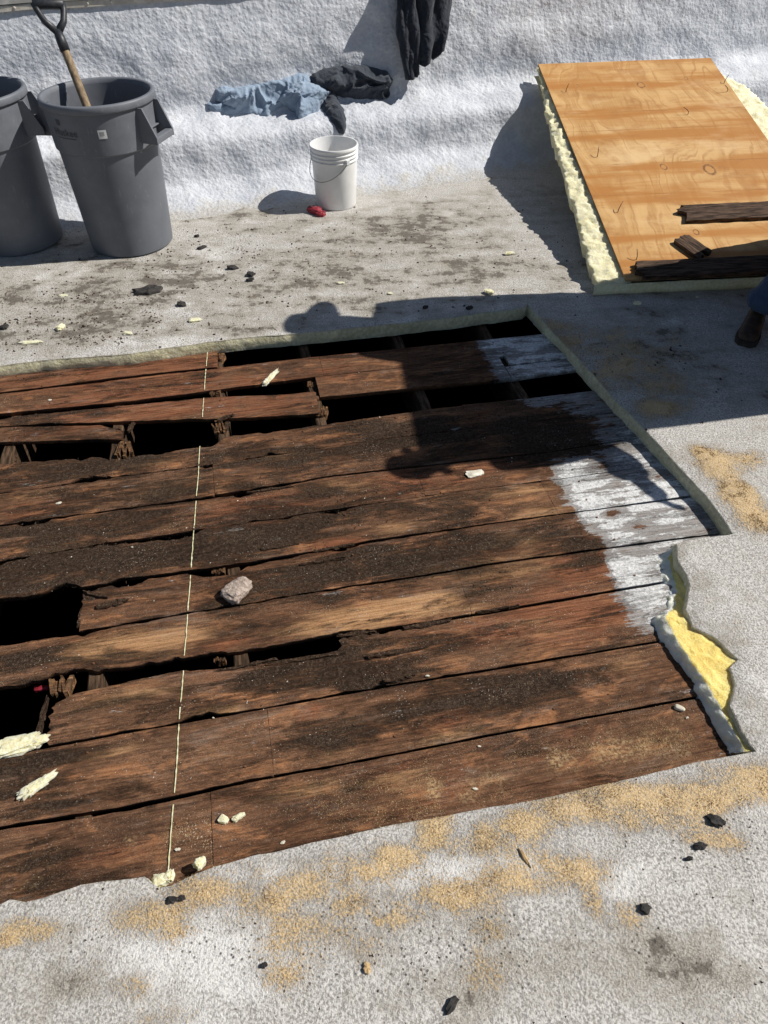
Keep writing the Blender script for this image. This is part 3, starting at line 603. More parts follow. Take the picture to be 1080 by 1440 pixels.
def make_board(topv, botv, u0, u1, seed, rough=0.004, chip=0.0, z=BZ, tilt=0.0, gap=0.003, end_rough=0.0012, over=0.0):
    """one deck board between two edge curves; split, chipped and slightly cupped"""
    rnd = random.Random(seed); nu = max(6, int((u1 - u0) / 0.011)); nv = 14
    V = []; U = np.linspace(u0, u1, nu + 1)
    for i, u in enumerate(U):
        a = botv(u) + gap * .5; b = topv(u) - gap * .5
        cf = 1 - .9 * sstep(0.0, .55, u); rough_ = rough * (.45 + .55 * cf); e0 = rough_ * fbm(u * 16, seed * 3.1, 0.3) + max(0, fbm(u * 5, seed * 1.7, 4) - 0.25) * chip * cf
        e1 = rough_ * fbm(u * 16, seed * 5.3, 1.9) + max(0, fbm(u * 5, seed * 2.3, 8) - 0.25) * chip * cf
        lo, hi = a + e0, b - e1
        if hi < lo + 0.01: hi = lo + 0.01
        for j in range(nv + 1):
            k = j / nv; v = lo + (hi - lo) * k; uu = u
            if i == 0: uu = u + end_rough * (fbm(v * 60, seed, 2) + 0.3 * rnd.random())
            if i == nu: uu = u - end_rough * (fbm(v * 60, seed, 6) + 0.3 * rnd.random())
            edge = min(k, 1 - k)
            zz = z + 0.0022 * nz(u * 2.2, v * 7, seed) + 0.0014 * fbm(u * 9, v * 60, seed) + tilt * (k - .5) - 0.003 * math.exp(-(edge * (hi - lo) / 0.004))
            V.append([uu, v, zz])
    V = np.array(V); top_n = len(V)
    X, Y = V[:, 0], V[:, 1]
    rv = blobval(ROT, X, Y); V[:, 2] -= np.clip(rv - .3, 0, 1) * np.array([0.006 * abs(fbm(x * 25, y * 40, seed)) for x, y in zip(X, Y)])
    inp = np_in_poly(V[:, :2], PAINT); dp = np_dist_poly(V[:, :2], PAINT)
    pv = np.where(inp, np.clip(.5 + dp * 1.2, 0, .56), np.clip(.5 - dp * 7, 0, 1)) + np.where(inp | (dp < .02), blobval(STR, X, Y), 0) * .75 - blobval(NOP, X, Y)
    at = np.stack([rv, blobval(RED, X, Y), blobval(TAN, X, Y), np.clip(pv, 0, 1)], 1); sw = blobval(SAWB, X, Y)
    Fc = []; w = nv + 1
    for i in range(nu):
        for j in range(nv): a = i * w + j; Fc.append((a, a + w, a + w + 1, a + 1))
    ring = [i * w for i in range(nu + 1)] + [nu * w + j for j in range(1, w)] + [i * w + nv for i in range(nu - 1, -1, -1)] + [j for j in range(nv - 1, 0, -1)]
    nr = len(ring); low = V[ring].copy(); low[:, 2] = z - BT + 0.0005 * (seed % 3)
    for q in range(nr): low[q, 0] += 0.003 * nz(low[q, 0] * 40, low[q, 1] * 40, 3)
    V = np.vstack([V, low]); at = np.vstack([at, at[ring]]); sw = np.concatenate([sw, sw[ring] * 0])
    for q in range(nr): Fc.append((ring[q], top_n + q, top_n + (q + 1) % nr, ring[(q + 1) % nr]))
    Fc.append(tuple(top_n + q for q in reversed(range(nr))))
    o = mesh_obj('board', V, Fc, M_BOARD, deck, True, at)
    a2 = o.data.attributes.new('saw', 'FLOAT', 'POINT'); a2.data.foreach_set('value', sw.astype(np.float32))
    # keep the arrises crisp
    for e in o.data.edges:
        pass
    se = o.data.attributes.new('sharp_edge', 'BOOLEAN', 'EDGE'); ks = {tuple(sorted((ring[q], ring[(q + 1) % nr]))) for q in range(nr)}
    se.data.foreach_set('value', [tuple(sorted(e.vertices)) in ks for e in o.data.edges])
    boards.append((o, topv, botv, u0, u1))
    return o
UL = -2.75
def ux(px, py): return L(px, py)[0]
def hi_off(fn, d): return lambda u: fn(u) + d
l12 = [(0, 551), (104, 538), (200, 526), (296, 516)]
c_b1b = curve_v(l12); make_board(hi_off(c_b1b, .185), c_b1b, UL, ux(306, 505), 1, .002, end_rough=.015)
c_b2t = curve_v([(0, 553), (104, 541), (200, 529), (311, 516), (400, 506), (433, 502), (673, 478), (762, 469), (800, 465)])
l23 = curve_v([(0, 581), (185, 563), (400, 535), (444, 529), (687, 503), (780, 491), (840, 485)])
make_board(c_b2t, l23, UL, ux(452, 515), 2, .003, .02); make_board(c_b2t, l23, ux(452.3, 515), ux(800, 478), 3, .002)
c3b = curve_v([(451, 558), (593, 544), (709, 533), (818, 518), (860, 513)])
make_board(l23, c3b, ux(447, 545), ux(711, 518), 4, .002)
mid3 = curve_v([(717, 514), (805, 503), (840, 499)]); t3 = curve_v([(709, 497), (802, 487), (840, 482)])
make_board(t3, mid3, ux(712, 505), ux(834, 494), 5, .004, .02, BZ + .004); make_board(mid3, c3b, ux(713, 520), ux(846, 506), 6, .003, .01)
make_board(curve_v([(-60, 594), (0, 588), (55, 581), (296, 558), (400, 554), (447, 549)]), curve_v([(-60, 601), (0, 599), (55, 596), (167, 592), (300, 588), (400, 584), (447, 581)]), UL, ux(447, 565), 7, .003, .015, end_rough=.015)
make_board(curve_v([(-80, 606), (0, 600), (141, 597), (172, 605)]), curve_v([(-60, 627), (0, 621), (137, 617), (172, 618)]), UL, ux(172, 612), 8, .003, .01, end_rough=.015)
c5t = curve_v([(-80, 663), (0, 652), (141, 641), (165, 646), (192, 641), (289, 626), (322, 613), (400, 604), (460, 595), (629, 571), (718, 562), (829, 549), (900, 541)])
c56 = curve_v([(0, 693), (278, 655), (400, 637), (527, 618), (753, 591), (856, 580), (930, 571)])
make_board(c5t, c56, UL, ux(655, 580), 9, .006, .06); make_board(c5t, c56, ux(655.3, 580), ux(905, 560), 10, .002)
c67 = curve_v([(0, 738), (185, 713), (280, 699), (467, 668), (581, 655), (775, 634), (887, 616), (960, 606)])
c67b = curve_v([(0, 739), (185, 714), (280, 703), (337, 694), (390, 685), (430, 676), (467, 670), (581, 657), (775, 635), (887, 617), (960, 607)])
make_board(c56, c67, UL, ux(300, 670), 11, .006, .06); make_board(c56, c67, ux(300.3, 670), ux(940, 588), 12, .005, .05)
c78 = curve_v([(0, 788), (167, 760), (360, 733), (478, 714), (596, 697), (785, 673), (917, 655), (990, 645)])
make_board(c67b, c78, UL, ux(590, 675), 13, .006, .06); make_board(c67b, c78, ux(590.3, 675), ux(985, 630), 14, .002)
c89 = curve_v([(0, 847), (110, 827), (183, 813), (277, 799), (360, 788), (437, 774), (522, 759), (700, 733), (818, 718), (967, 697), (1040, 688)])
make_board(c78, c89, UL, ux(770, 695), 15, .006, .07); make_board(c78, c89, ux(770.3, 695), ux(1030, 670), 16, .002)
c9t = curve_v([(110, 831), (183, 817), (262, 806), (285, 811), (325, 806), (350, 795), (400, 785), (437, 777), (522, 762), (700, 735), (818, 719), (967, 699), (1040, 690)])
c910 = curve_v([(110, 888), (200, 872), (348, 847), (478, 825), (581, 810), (700, 790), (841, 771), (1000, 750), (1060, 742)])
make_board(c9t, c910, ux(113, 855), ux(1070, 715), 17, .006, .07, end_rough=.02)
c10t = curve_v([(-80, 922), (0, 908), (80, 895), (117, 890), (200, 874), (348, 849), (478, 827), (581, 812), (700, 792), (841, 773), (1000, 752), (1060, 744)])
c1011 = curve_v([(0, 967), (77, 952), (180, 938), (260, 925), (300, 921), (374, 908), (455, 894), (530, 884), (700, 857), (885, 825), (1000, 806)])
make_board(c10t, c1011, UL, ux(650, 825), 18, .006, .06); make_board(c10t, c1011, ux(650.3, 825), ux(1030, 775), 19, .002)
c11t = curve_v([(66, 994), (103, 975), (180, 957), (260, 941), (307, 940), (355, 934), (400, 927), (455, 918), (474, 914), (492, 898), (530, 890), (620, 873), (700, 860), (885, 828), (1000, 808)])
c1112 = curve_v([(0, 1060), (67, 1048), (250, 1015), (360, 996), (485, 973), (689, 940), (911, 903), (1020, 885)])
make_board(c11t, c1112, ux(69, 1015), ux(1040, 850), 20, .004, .05, end_rough=.015)
c1213 = curve_v([(0, 1163), (160, 1137), (243, 1120), (360, 1095), (485, 1073), (700, 1031), (967, 982), (1060, 966)])
make_board(hi_off(c1112, -.004), c1213, UL, ux(380, 1040), 21, .002, .01, gap=.007); make_board(hi_off(c1112, -.004), c1213, ux(380.3, 1040), ux(1065, 920), 22, .002, gap=.007)
c13t = curve_v([(0, 1165), (120, 1148), (180, 1138), (243, 1124), (262, 1119), (360, 1097), (485, 1074), (700, 1032), (967, 983), (1060, 967)])
c13b = hi_off(c1213, -.235)
make_board(c13t, c13b, UL, ux(298, 1160), 23, .002, .008, gap=.006); make_board(c13t, c13b, ux(298.3, 1160), ux(1085, 1010), 24, .002, gap=.006)
make_board(hi_off(c13b, -.004), hi_off(c13b, -.19), UL, ux(1085, 1010), 25, .002)

# small loose, rotten splinters left in the open gap and on the deck
def splinter(px, py, length, width, ang, z, seed, mat=M_BOARD, thick=.012, parent=deck, name='splinter'):
    rnd = random.Random(seed); u, v = L(px, py, z); V = []; n = 9
    for i in range(n + 1):
        k = i / n; w = width * (0.35 + 0.65 * math.sin(math.pi * min(1, .15 + k * .8))) * rnd.uniform(.75, 1.15); x = (k - .5) * length
        for (a, b) in ((-.5, 0), (.5, 0), (.42, 1), (-.42, 1)):
            V.append((x + rnd.uniform(-.006, .006), w * a + rnd.uniform(-.002, .002), b * thick * rnd.uniform(.6, 1.1)))
    Fc = [(i * 4 + q, i * 4 + (q + 1) % 4, i * 4 + 4 + (q + 1) % 4, i * 4 + 4 + q) for i in range(n) for q in range(4)] + [(3, 2, 1, 0), tuple(n * 4 + q for q in range(4))]
    at = np.tile([.5, .25, .35, 0], (len(V), 1)) if mat is M_BOARD else None
    o = mesh_obj(name, V, Fc, mat, parent, False, at); o.location = (u, v, z); o.rotation_euler = (0, rnd.uniform(-.05, .05), ang)
    return o
for i, (px, py, l, w, a, z) in enumerate([(502, 903, .11, .045, .05, BZ - .012), (500, 893, .13, .02, -.05, BZ - .01), (560, 918, .20, .02, .02, BZ - .002), (430, 928, .26, .016, -.03, BZ - .004), (345, 938, .2, .014, .04, BZ - .006), (600, 880, .16, .02, .0, BZ - .003),
        (150, 606, .13, .012, -.2, BZ - .012), (318, 588, .08, .012, .35, BZ + .002), (395, 770, .14, .02, .02, BZ - .004), (160, 850, .10, .03, .1, BZ - .002), (135, 838, .09, .014, -.5, BZ), (455, 790, .16, .014, 0, BZ), (560, 955, .1, .018, .05, BZ + .001), (700, 858, .15, .01, 0, BZ), (380, 690, .18, .014, 0, BZ - .004), (470, 772, .15, .012, .02, BZ - .002)]):
    splinter(px, py, l, w, a, z, i)

# ---- joists under the boards
def joist(u, v0, v1, w=.045, top=BZ - BT - .001):
    bm = bmesh.new(); nv = 60; rnd = random.Random(int(u * 97) + 5)
    rings = []
    for i in range(nv + 1):
        v = v0 + (v1 - v0) * i / nv; d = .004 * fbm(v * 12, u, 2); t = top - max(0, fbm(v * 7, u * 3, 5)) * .006
        rings.append([bm.verts.new((u + a * w / 2 + d, v, z)) for a, z in ((-1, top - .20), (1, top - .20), (1, t - .004), (.8, t), (-.8, t), (-1, t - .004))])
    for i in range(nv):
        for k in range(6): bm.faces.new((rings[i][k], rings[i][(k + 1) % 6], rings[i + 1][(k + 1) % 6], rings[i + 1][k]))
    bm.faces.new(rings[0][::-1]); bm.faces.new(rings[-1])
    return bm_obj('joist', bm, M_JOIST, deck)
for u in (-2.4, -1.95, -1.5, -1.06, -.615, -.165, .265, .745, 1.205, 1.65): joist(u, .1, 3.75)
# torn board stubs still nailed on the joists in the gaps
def stub(px, py, w, d, h, seed, ang=0.0):
    rnd = random.Random(seed); u, v = L(px, py, BZ - .02); bm = bmesh.new()
    for k in range(7):
        x = (k - 3) / 7 * w; hh = h * rnd.uniform(.35, 1.0); dd = d * rnd.uniform(.6, 1.1)
        M = Matrix.Translation((x, 0, 0)) @ Matrix.Rotation(rnd.uniform(-.15, .15), 4, 'X') @ Matrix.Rotation(rnd.uniform(-.3, .3), 4, 'Z')
        box_bm(bm, -w / 13, w / 13, -dd / 2, dd / 2, -.02, hh, 0, M)
    for v_ in bm.verts: v_.co += Vector((rnd.uniform(-.002, .002), rnd.uniform(-.003, .003), rnd.uniform(-.002, .002)))
    at = np.tile([.25, .1, .55, 0], (len(bm.verts), 1)); o = bm_obj('torn_board_stub', bm, M_BOARD, deck)
    a = o.data.attributes.new('mask', 'FLOAT_COLOR', 'POINT'); a.data.foreach_set('color', at.astype(np.float32).ravel())
    o.location = (u, v, BZ - BT - .002); o.rotation_euler = (0, 0, ang); return o
for i, (px, py, w, d, h) in enumerate([(176, 632, .06, .10, .018), (308, 602, .045, .09, .02), (303, 553, .05, .05, .018), (452, 580, .05, .07, .018), (439, 541, .045, .04, .016), (307, 503, .05, .07, .016), (86, 965, .06, .07, .016), (307, 804, .045, .02, .012), (309, 928, .035, .015, .01)]): stub(px, py, w, d, h, 40 + i)
splinter(320, 598, .11, .022, 1.35, BZ - .03, 71); splinter(186, 600, .09, .018, 1.2, BZ - .02, 72); splinter(118, 858, .16, .02, 1.45, BZ - .012, 73); splinter(58, 1020, .2, .02, 1.5, BZ - .03, 74); splinter(12, 640, .12, .06, 1.9, BZ - .06, 75)

nb_ = bmesh.new(); rn = random.Random(8)
for (o_, tv_, bv_, ua, ub) in boards:
    for uj in (-1.5, -1.06, -.615, -.165, .265, .745, 1.205):
        for fr in (.22, .78):
            uu = uj + rn.uniform(-.012, .012); vv_ = bv_(uu) + (tv_(uu) - bv_(uu)) * (fr + rn.uniform(-.06, .06))
            if ua + .01 < uu < ub - .01 and tv_(uu) - bv_(uu) > .05 and rn.random() < .85:
                bmesh.ops.create_cone(nb_, cap_ends=True, segments=8, radius1=.0042, radius2=.0036, depth=.003, matrix=Matrix.Translation((uu, vv_, BZ + .001)))
tag(bm_obj('nail_heads', nb_, M_RUST, deck), kind='stuff')
# ---- chalk line snapped across the boards
def board_top_at(u, v):
    for o, tv, bv, a, b in boards:
        if a < u < b and bv(u) + .004 < v < tv(u) - .004: return True
    return False
c0 = L(292, 490); c1 = L(237, 1228); V = []; Fc = []; ns = 620; on = False
rc = random.Random(5)
for i in range(ns + 1):
    k = i / ns; u = c0[0] + (c1[0] - c0[0]) * k + .003 * nz(k * 14, 0, 3) + .0012 * nz(k * 90, 0, 3); v = c0[1] + (c1[1] - c0[1]) * k
    if board_top_at(u, v) and nz(k * 75, 4, 4) > -.52:
        w = .0019 * (0.85 + .8 * nz(k * 170, 2, 1))
        V += [(u - w, v, BZ + .0032), (u + w, v, BZ + .0032)]
        if on: n_ = len(V); Fc.append((n_ - 4, n_ - 3, n_ - 1, n_ - 2))
        on = True
    else: on = False
mesh_obj('chalk_line', V, Fc, M_CHALK, deck, False)

# ------------------------------------------------------------------ parapet wall with its coved, stepped spray-foam flashing
prof_pts = [(4.72, -.012), (4.80, -.002), (4.88, .006), (4.96, .028), (5.04, .062), (5.105, .115), (5.132, .20), (5.148, .29), (5.185, .352), (5.27, .392), (5.365, .415), (5.418, .470), (5.445, .56), (5.47, .68), (5.495, .80), (5.52, .92), (5.545, 1.03), (5.56, 1.09)]
def catmull(pts_, m=12):
    out = []
    for i in range(len(pts_) - 1):
        p0 = pts_[max(0, i - 1)]; p1 = pts_[i]; p2 = pts_[i + 1]; p3 = pts_[min(len(pts_) - 1, i + 2)]
        for k in range(m):
            t = k / m
            out.append(tuple(0.5 * (2 * p1[d] + (p2[d] - p0[d]) * t + (2 * p0[d] - 5 * p1[d] + 4 * p2[d] - p3[d]) * t * t + (3 * p1[d] - p0[d] - 3 * p2[d] + p3[d]) * t ** 3) for d in (0, 1)))
    out.append(pts_[-1]); return np.array(out)
PR = catmull(prof_pts); PQ = np.concatenate([[0], np.cumsum(np.linalg.norm(np.diff(PR, axis=0), axis=1))]); QMAX = PQ[-1]
PT = np.gradient(PR, axis=0); PT /= np.linalg.norm(PT, axis=1)[:, None]; PN = np.column_stack([-PT[:, 1], PT[:, 0]])       # normal towards the roof side
def wall_base(s, q):
    n_ = np.interp(q, PQ, PR[:, 0]); z = np.interp(q, PQ, PR[:, 1]); a = np.interp(q, PQ, PN[:, 0]); b = np.interp(q, PQ, PN[:, 1])
    return n_, z, a, b
def wall_wave(s, q):
    k = sstep(0.05, .35, q); kt = 1 - .85 * sstep(QMAX - .35, QMAX - .1, q)
    return k * kt * (.034 * nz(s * 1.1, q * 2.0, 3) + .026 * nz(s * 2.4, q * 4.5, 8) + .009 * nz(s * 7, q * 9, 1)) + .0026 * k * fbm(s * 26, q * 20, 5, 2)
def wall_pt(s, q, h=0.0):
    n_, z, a, b = wall_base(s, q); w = wall_wave(s, q) + h
    x, y = wall_xy(s, n_ + a * w); return Vector((x, y, z + b * w))
SR = np.concatenate([np.arange(-4.2, -1.0, .06), np.arange(-1.0, 5.3, .0095), np.arange(5.3, 9.0, .06)]); QR = np.linspace(0, QMAX, 170)
V = []; at = []
for s in SR:
    for q in QR:
        V.append(wall_pt(s, q)); at.append((1 - sstep(.02, .44, q + .10 * nz(s * 2, 0, 7)), 0, 0))
w = len(QR); Fc = [(i * w + j, (i + 1) * w + j, (i + 1) * w + j + 1, i * w + j + 1) for i in range(len(SR) - 1) for j in range(w - 1)]
wall = empty('parapet_wall', (*wall_xy(2.0, 4.9), 0)); tag(wall, 'white sprayed-foam parapet wall with stepped ledge rising behind the roof', 'wall')
def unparent_keep(o, parent):
    o.parent = parent; o.matrix_parent_inverse = parent.matrix_basis.inverted()
wc = mesh_obj('wall_coating', V, Fc, M_WALL, None, True, at); unparent_keep(wc, wall)
def wall_strip(name, n0, n1, z0, z1, s0, s1, mat, wav=.004, step=.05, bev=.006):
    bm = bmesh.new(); rings = []; ss = np.arange(s0, s1 + step, step)
    for s in ss:
        d = wav * nz(s * 3.1, z0 * 9, 2); e = wav * nz(s * 4.3, z1 * 7, 6)
        rings.append([bm.verts.new((*wall_xy(s, n_), z)) for n_, z in ((n0 + e, z0 + d), (n1, z0 + d), (n1, z1 + e), (n0 + bev + e, z1 + e), (n0 + e, z1 - bev + e))])
    for i in range(len(ss) - 1):
        for k in range(5): bm.faces.new((rings[i][k], rings[i][(k + 1) % 5], rings[i + 1][(k + 1) % 5], rings[i + 1][k]))
    bm.faces.new(rings[0]); bm.faces.new(rings[-1][::-1])
    o = bm_obj(name, bm, mat); unparent_keep(o, wall); return o
wall_strip('masonry_core', 5.575, 5.86, -.3, 1.052, -4.2, 9.0, M_WALL, 0)
wall_strip('termination_bar', 5.532, 5.60, 1.030, 1.066, -4.2, 9.0, M_TERM, .007)
wall_strip('metal_coping', 5.524, 5.93, 1.0665, 1.135, -4.2, 9.0, M_COPING, .004)
sv, sf = lathe([(.0085, 0), (.008, .003), (.005, .0055), (.0005, .006)], 10)
screw_me = None
for i in range(26):
    s = -1.6 + .135 * i
    o = mesh_obj('screw', sv, sf, M_TERM) if screw_me is None else link(bpy.data.objects.new('screw', screw_me))
    screw_me = o.data
    x, y = wall_xy(s, 5.532 + .007 * nz(s * 4.3, 1.066 * 7, 6) + .001); o.matrix_world = Matrix.Translation((x, y, 1.047 + .004 * nz(s * 3, 1, 1))) @ Matrix.Rotation(A_WALL, 4, 'Z') @ Matrix.Rotation(math.radians(90), 4, 'X')
    unparent_keep(o, wall)
def wall_hit(px, py):
    """where a viewing direction meets the coved wall, as (s, q)"""
    r = ray(px, py); prev = None
    for q in np.linspace(0.02, QMAX, 500):
        n_, z, a, b = wall_base(0, q); t = (z - CAM_H) / r.z if r.z < 0 else 1e6
        x, y = r.x * t, r.y * t; s, nr = wall_sn(x, y); g_ = nr - n_
        if prev is not None and (g_ > 0) != (prev > 0): return s, q
        prev = g_
    return s, QMAX

# ------------------------------------------------------------------ clothes on the ledge
def cloth_on_wall(name, outline_px, mat, label, cat, height, fold_dir, fold_n, seed, spacing=.0075, lift=.004, parent=None, ridge=.6, core=.075):
    poly = [wall_hit(x, y) for x, y in outline_px]; poly = resample(poly, .012)
    poly = [Vector((p.x + .011 * fbm(p.x * 22, p.y * 22, seed), p.y + .011 * fbm(p.x * 22, p.y * 22, seed + 3))) for p in poly]
    xs_ = np.arange(min(p.x for p in poly), max(p.x for p in poly), spacing); ys_ = np.arange(min(p.y for p in poly), max(p.y for p in poly), spacing)
    G = np.array([(x + (random.random() - .5) * .002, y + (random.random() - .5) * .002) for x in xs_ for y in ys_]); pt = [tuple(p) for p in poly]
    G = G[np_in_poly(G, pt)]; G = G[np_dist_poly(G, pt) > spacing * .5]
    vv, ff = fill(poly, [tuple(p) for p in G]); dd = np_dist_poly(vv, pt); V = []
    ca, sa = math.cos(fold_dir), math.sin(fold_dir)
    for (s, q), d in zip(vv, dd):
        a, b = s * ca + q * sa, -s * sa + q * ca
        wob = .35 * nz(s * 6, q * 6, seed + 20)
        r1 = 1 - abs(noise.noise(Vector((a * 3.2 + wob, b * fold_n + 2.2 * wob, seed)))) * 2.0
        r2 = 1 - abs(noise.noise(Vector((a * 7 + 1.7, b * fold_n * 1.9 - a * 4 + wob * 2, seed + 5)))) * 2.0
        body = 1 - math.exp(-d / core)
        r1 = max(0, r1) ** 2.6; r2 = max(0, r2) ** 2.2
        h = lift + .010 * (1 - math.exp(-d / .008)) + height * body * (1 - ridge + ridge * (.65 * r1 + .35 * r2)) + height * .25 * body * nz(s * 4, q * 4, seed)
        V.append(wall_pt(s, q, max(.002, h)))
    # hem turned in under the edge
    nb = len(poly); base = len(V); bd = [int(np.argmin((vv[:, 0] - p.x) ** 2 + (vv[:, 1] - p.y) ** 2)) for p in poly]
    for p in poly: V.append(wall_pt(p.x, p.y, -.006))
    ff = list(ff) + [(bd[i], bd[(i + 1) % nb], base + (i + 1) % nb, base + i) for i in range(nb)]
    o = mesh_obj(name, V, ff, mat)
    if parent is None: tag(o, label, cat)
    else: unparent_keep(o, parent)
    return o
jk = empty('black_sweatshirt', wall_pt(*wall_hit(500, 130))); tag(jk, 'faded black sweatshirt bundled on the white ledge with one sleeve hanging down', 'sweatshirt')
cloth_on_wall('body', [(437, 106), (450, 99), (475, 93), (500, 91), (520, 93), (545, 101), (552, 112), (549, 122), (545, 138), (535, 141), (505, 140), (485, 137), (462, 132), (440, 124)], M_BLACKC, '', '', .17, .35, 7, 3, parent=jk, ridge=.75, core=.05)
cloth_on_wall('sleeve', [(458, 124), (470, 127), (478, 142), (485, 160), (488, 182), (484, 190), (477, 189), (470, 178), (460, 162), (452, 150), (450, 135)], M_BLACKC, '', '', .05, 1.4, 9, 9, parent=jk, ridge=.35, core=.03)
cuff_p = wall_pt(*wall_hit(541, 137), .03)
cv, cf = lathe([(.026, -.05), (.030, -.02), (.033, .0), (.031, .012), (.024, .014), (.022, -.03)], 20)
cu = mesh_obj('cuff', cv, cf, M_BLACKC); cu.matrix_world = Matrix.Translation(cuff_p) @ Matrix.Rotation(math.radians(25), 4, 'Z') @ Matrix.Rotation(math.radians(80), 4, 'X'); unparent_keep(cu, jk)
dn = empty('denim_shirt', wall_pt(*wall_hit(380, 140))); tag(dn, 'crumpled light blue denim shirt lying on the white ledge', 'shirt')
cloth_on_wall('body', [(303, 128), (310, 122), (325, 123), (350, 121), (372, 116), (390, 112), (405, 109), (420, 103), (434, 103), (437, 115), (436, 126), (420, 140), (405, 146), (390, 152), (378, 158), (355, 157), (330, 155), (312, 150), (303, 142)], M_DENIM, '', '', .16, .8, 9, 31, parent=dn, ridge=.95, core=.05, spacing=.0055)
cloth_on_wall('tail', [(400, 128), (420, 114), (438, 116), (455, 127), (464, 133), (458, 142), (446, 154), (430, 161), (420, 165), (415, 156), (402, 148), (388, 147)], M_DENIM, '', '', .10, .6, 9, 37, spacing=.0055, lift=.05, parent=dn, ridge=.6, core=.035)
cloth_on_wall('sleeve', [(288, 147), (300, 143), (318, 144), (335, 150), (338, 157), (320, 160), (302, 158), (292, 153)], M_DENIM, '', '', .03, .1, 14, 41, parent=dn, ridge=.6, core=.02)

# jacket hung over the top of the parapet
def hanging_jacket():
    root = empty('hanging_jacket', (*wall_xy(2.33, 5.40), .62)); tag(root, 'charcoal fleece jacket hanging over the parapet above the ledge', 'jacket')
    S0 = wall_hit(590, 5)[0]
    def panel(name, sl, sr, ztop, zbot_fn, depth, folds, seed, thick_n):
        nu, nv = 60, 50; V = []
        for j in range(nv + 1):
            k = j / nv
            for i in range(nu + 1):
                t = i / nu; zt = ztop; zb = zbot_fn(t); z = zt + (zb - zt) * k
                s = sl(k) + (sr(k) - sl(k)) * t
                zc = min(z, 1.16); fs_ = 1 + .5 * nz(t * 3, k * 2.2, seed + 9)
                base = np.interp(min(max(zc, .40), 1.05), PR[:, 1], PR[:, 0])
                fold = math.sin(t * folds * math.pi * 2 + 1.3 * math.sin(k * 2 + seed) + seed) * (.010 + .024 * k) * fs_ + .035 * nz(t * 4, k * 4, seed) + .012 * nz(t * 9 + k * 4, k * 7, seed + 3)
                stand = depth * (.30 + .70 * math.sin(math.pi * min(1, max(0, t))) ** .6) * (0.55 + .45 * k)
                V.append((*wall_xy(s, base - .03 - stand * thick_n - fold), z))
        Fc = [(j * (nu + 1) + i, j * (nu + 1) + i + 1, (j + 1) * (nu + 1) + i + 1, (j + 1) * (nu + 1) + i) for j in range(nv) for i in range(nu)]
        o = mesh_obj(name, V, Fc, M_NAVYC); m = o.modifiers.new('thickness', 'SOLIDIFY'); m.thickness = .012; m.offset = -1; unparent_keep(o, root); return o
    def sx(px, py): return wall_hit(px, py)[0]
    sL, sR = S0 - .17, S0 + .22
    def interp(pts_): return lambda k: float(np.interp(k, [a for a, b in pts_], [b for a, b in pts_]))
    panel('body', interp([(0, sL + .06), (.5, sL + .03), (1, sL + .03)]), interp([(0, sR - .02), (.45, sR + .01), (.75, sR - .01), (1, sR - .07)]), 1.17, interp([(0, .69), (.15, .63), (.35, .61), (.55, .66), (.65, .63), (.8, .69), (1, .84)]), .12, 2.6, .6, 1.0)
    panel('sleeve', interp([(0, sL + .02), (.6, sL - .02), (.8, sL), (1, sL + .02)]), interp([(0, sL + .12), (.6, sL + .12), (1, sL + .10)]), 1.17, interp([(0, .535), (.5, .545), (1, .555)]), .07, 1.0, 2.2, 1.9)
    # the part folded over the coping
    V = []; nu, nv = 30, 14
    for j in range(nv + 1):
        k = j / nv
        for i in range(nu + 1):
            t = i / nu; s = sL + .03 + (sR - sL - .04) * t; V.append((*wall_xy(s, 5.36 + .52 * k), 1.165 + .022 * math.sin(k * math.pi) + .012 * nz(t * 6, k * 5, 4) - .03 * (1 - k) ** 4))
    Fc = [(j * (nu + 1) + i, j * (nu + 1) + i + 1, (j + 1) * (nu + 1) + i + 1, (j + 1) * (nu + 1) + i) for j in range(nv) for i in range(nu)]
    o = mesh_obj('collar', V, Fc, M_NAVYC); m = o.modifiers.new('thickness', 'SOLIDIFY'); m.thickness = .02; m.offset = -1; unparent_keep(o, root)
hanging_jacket()

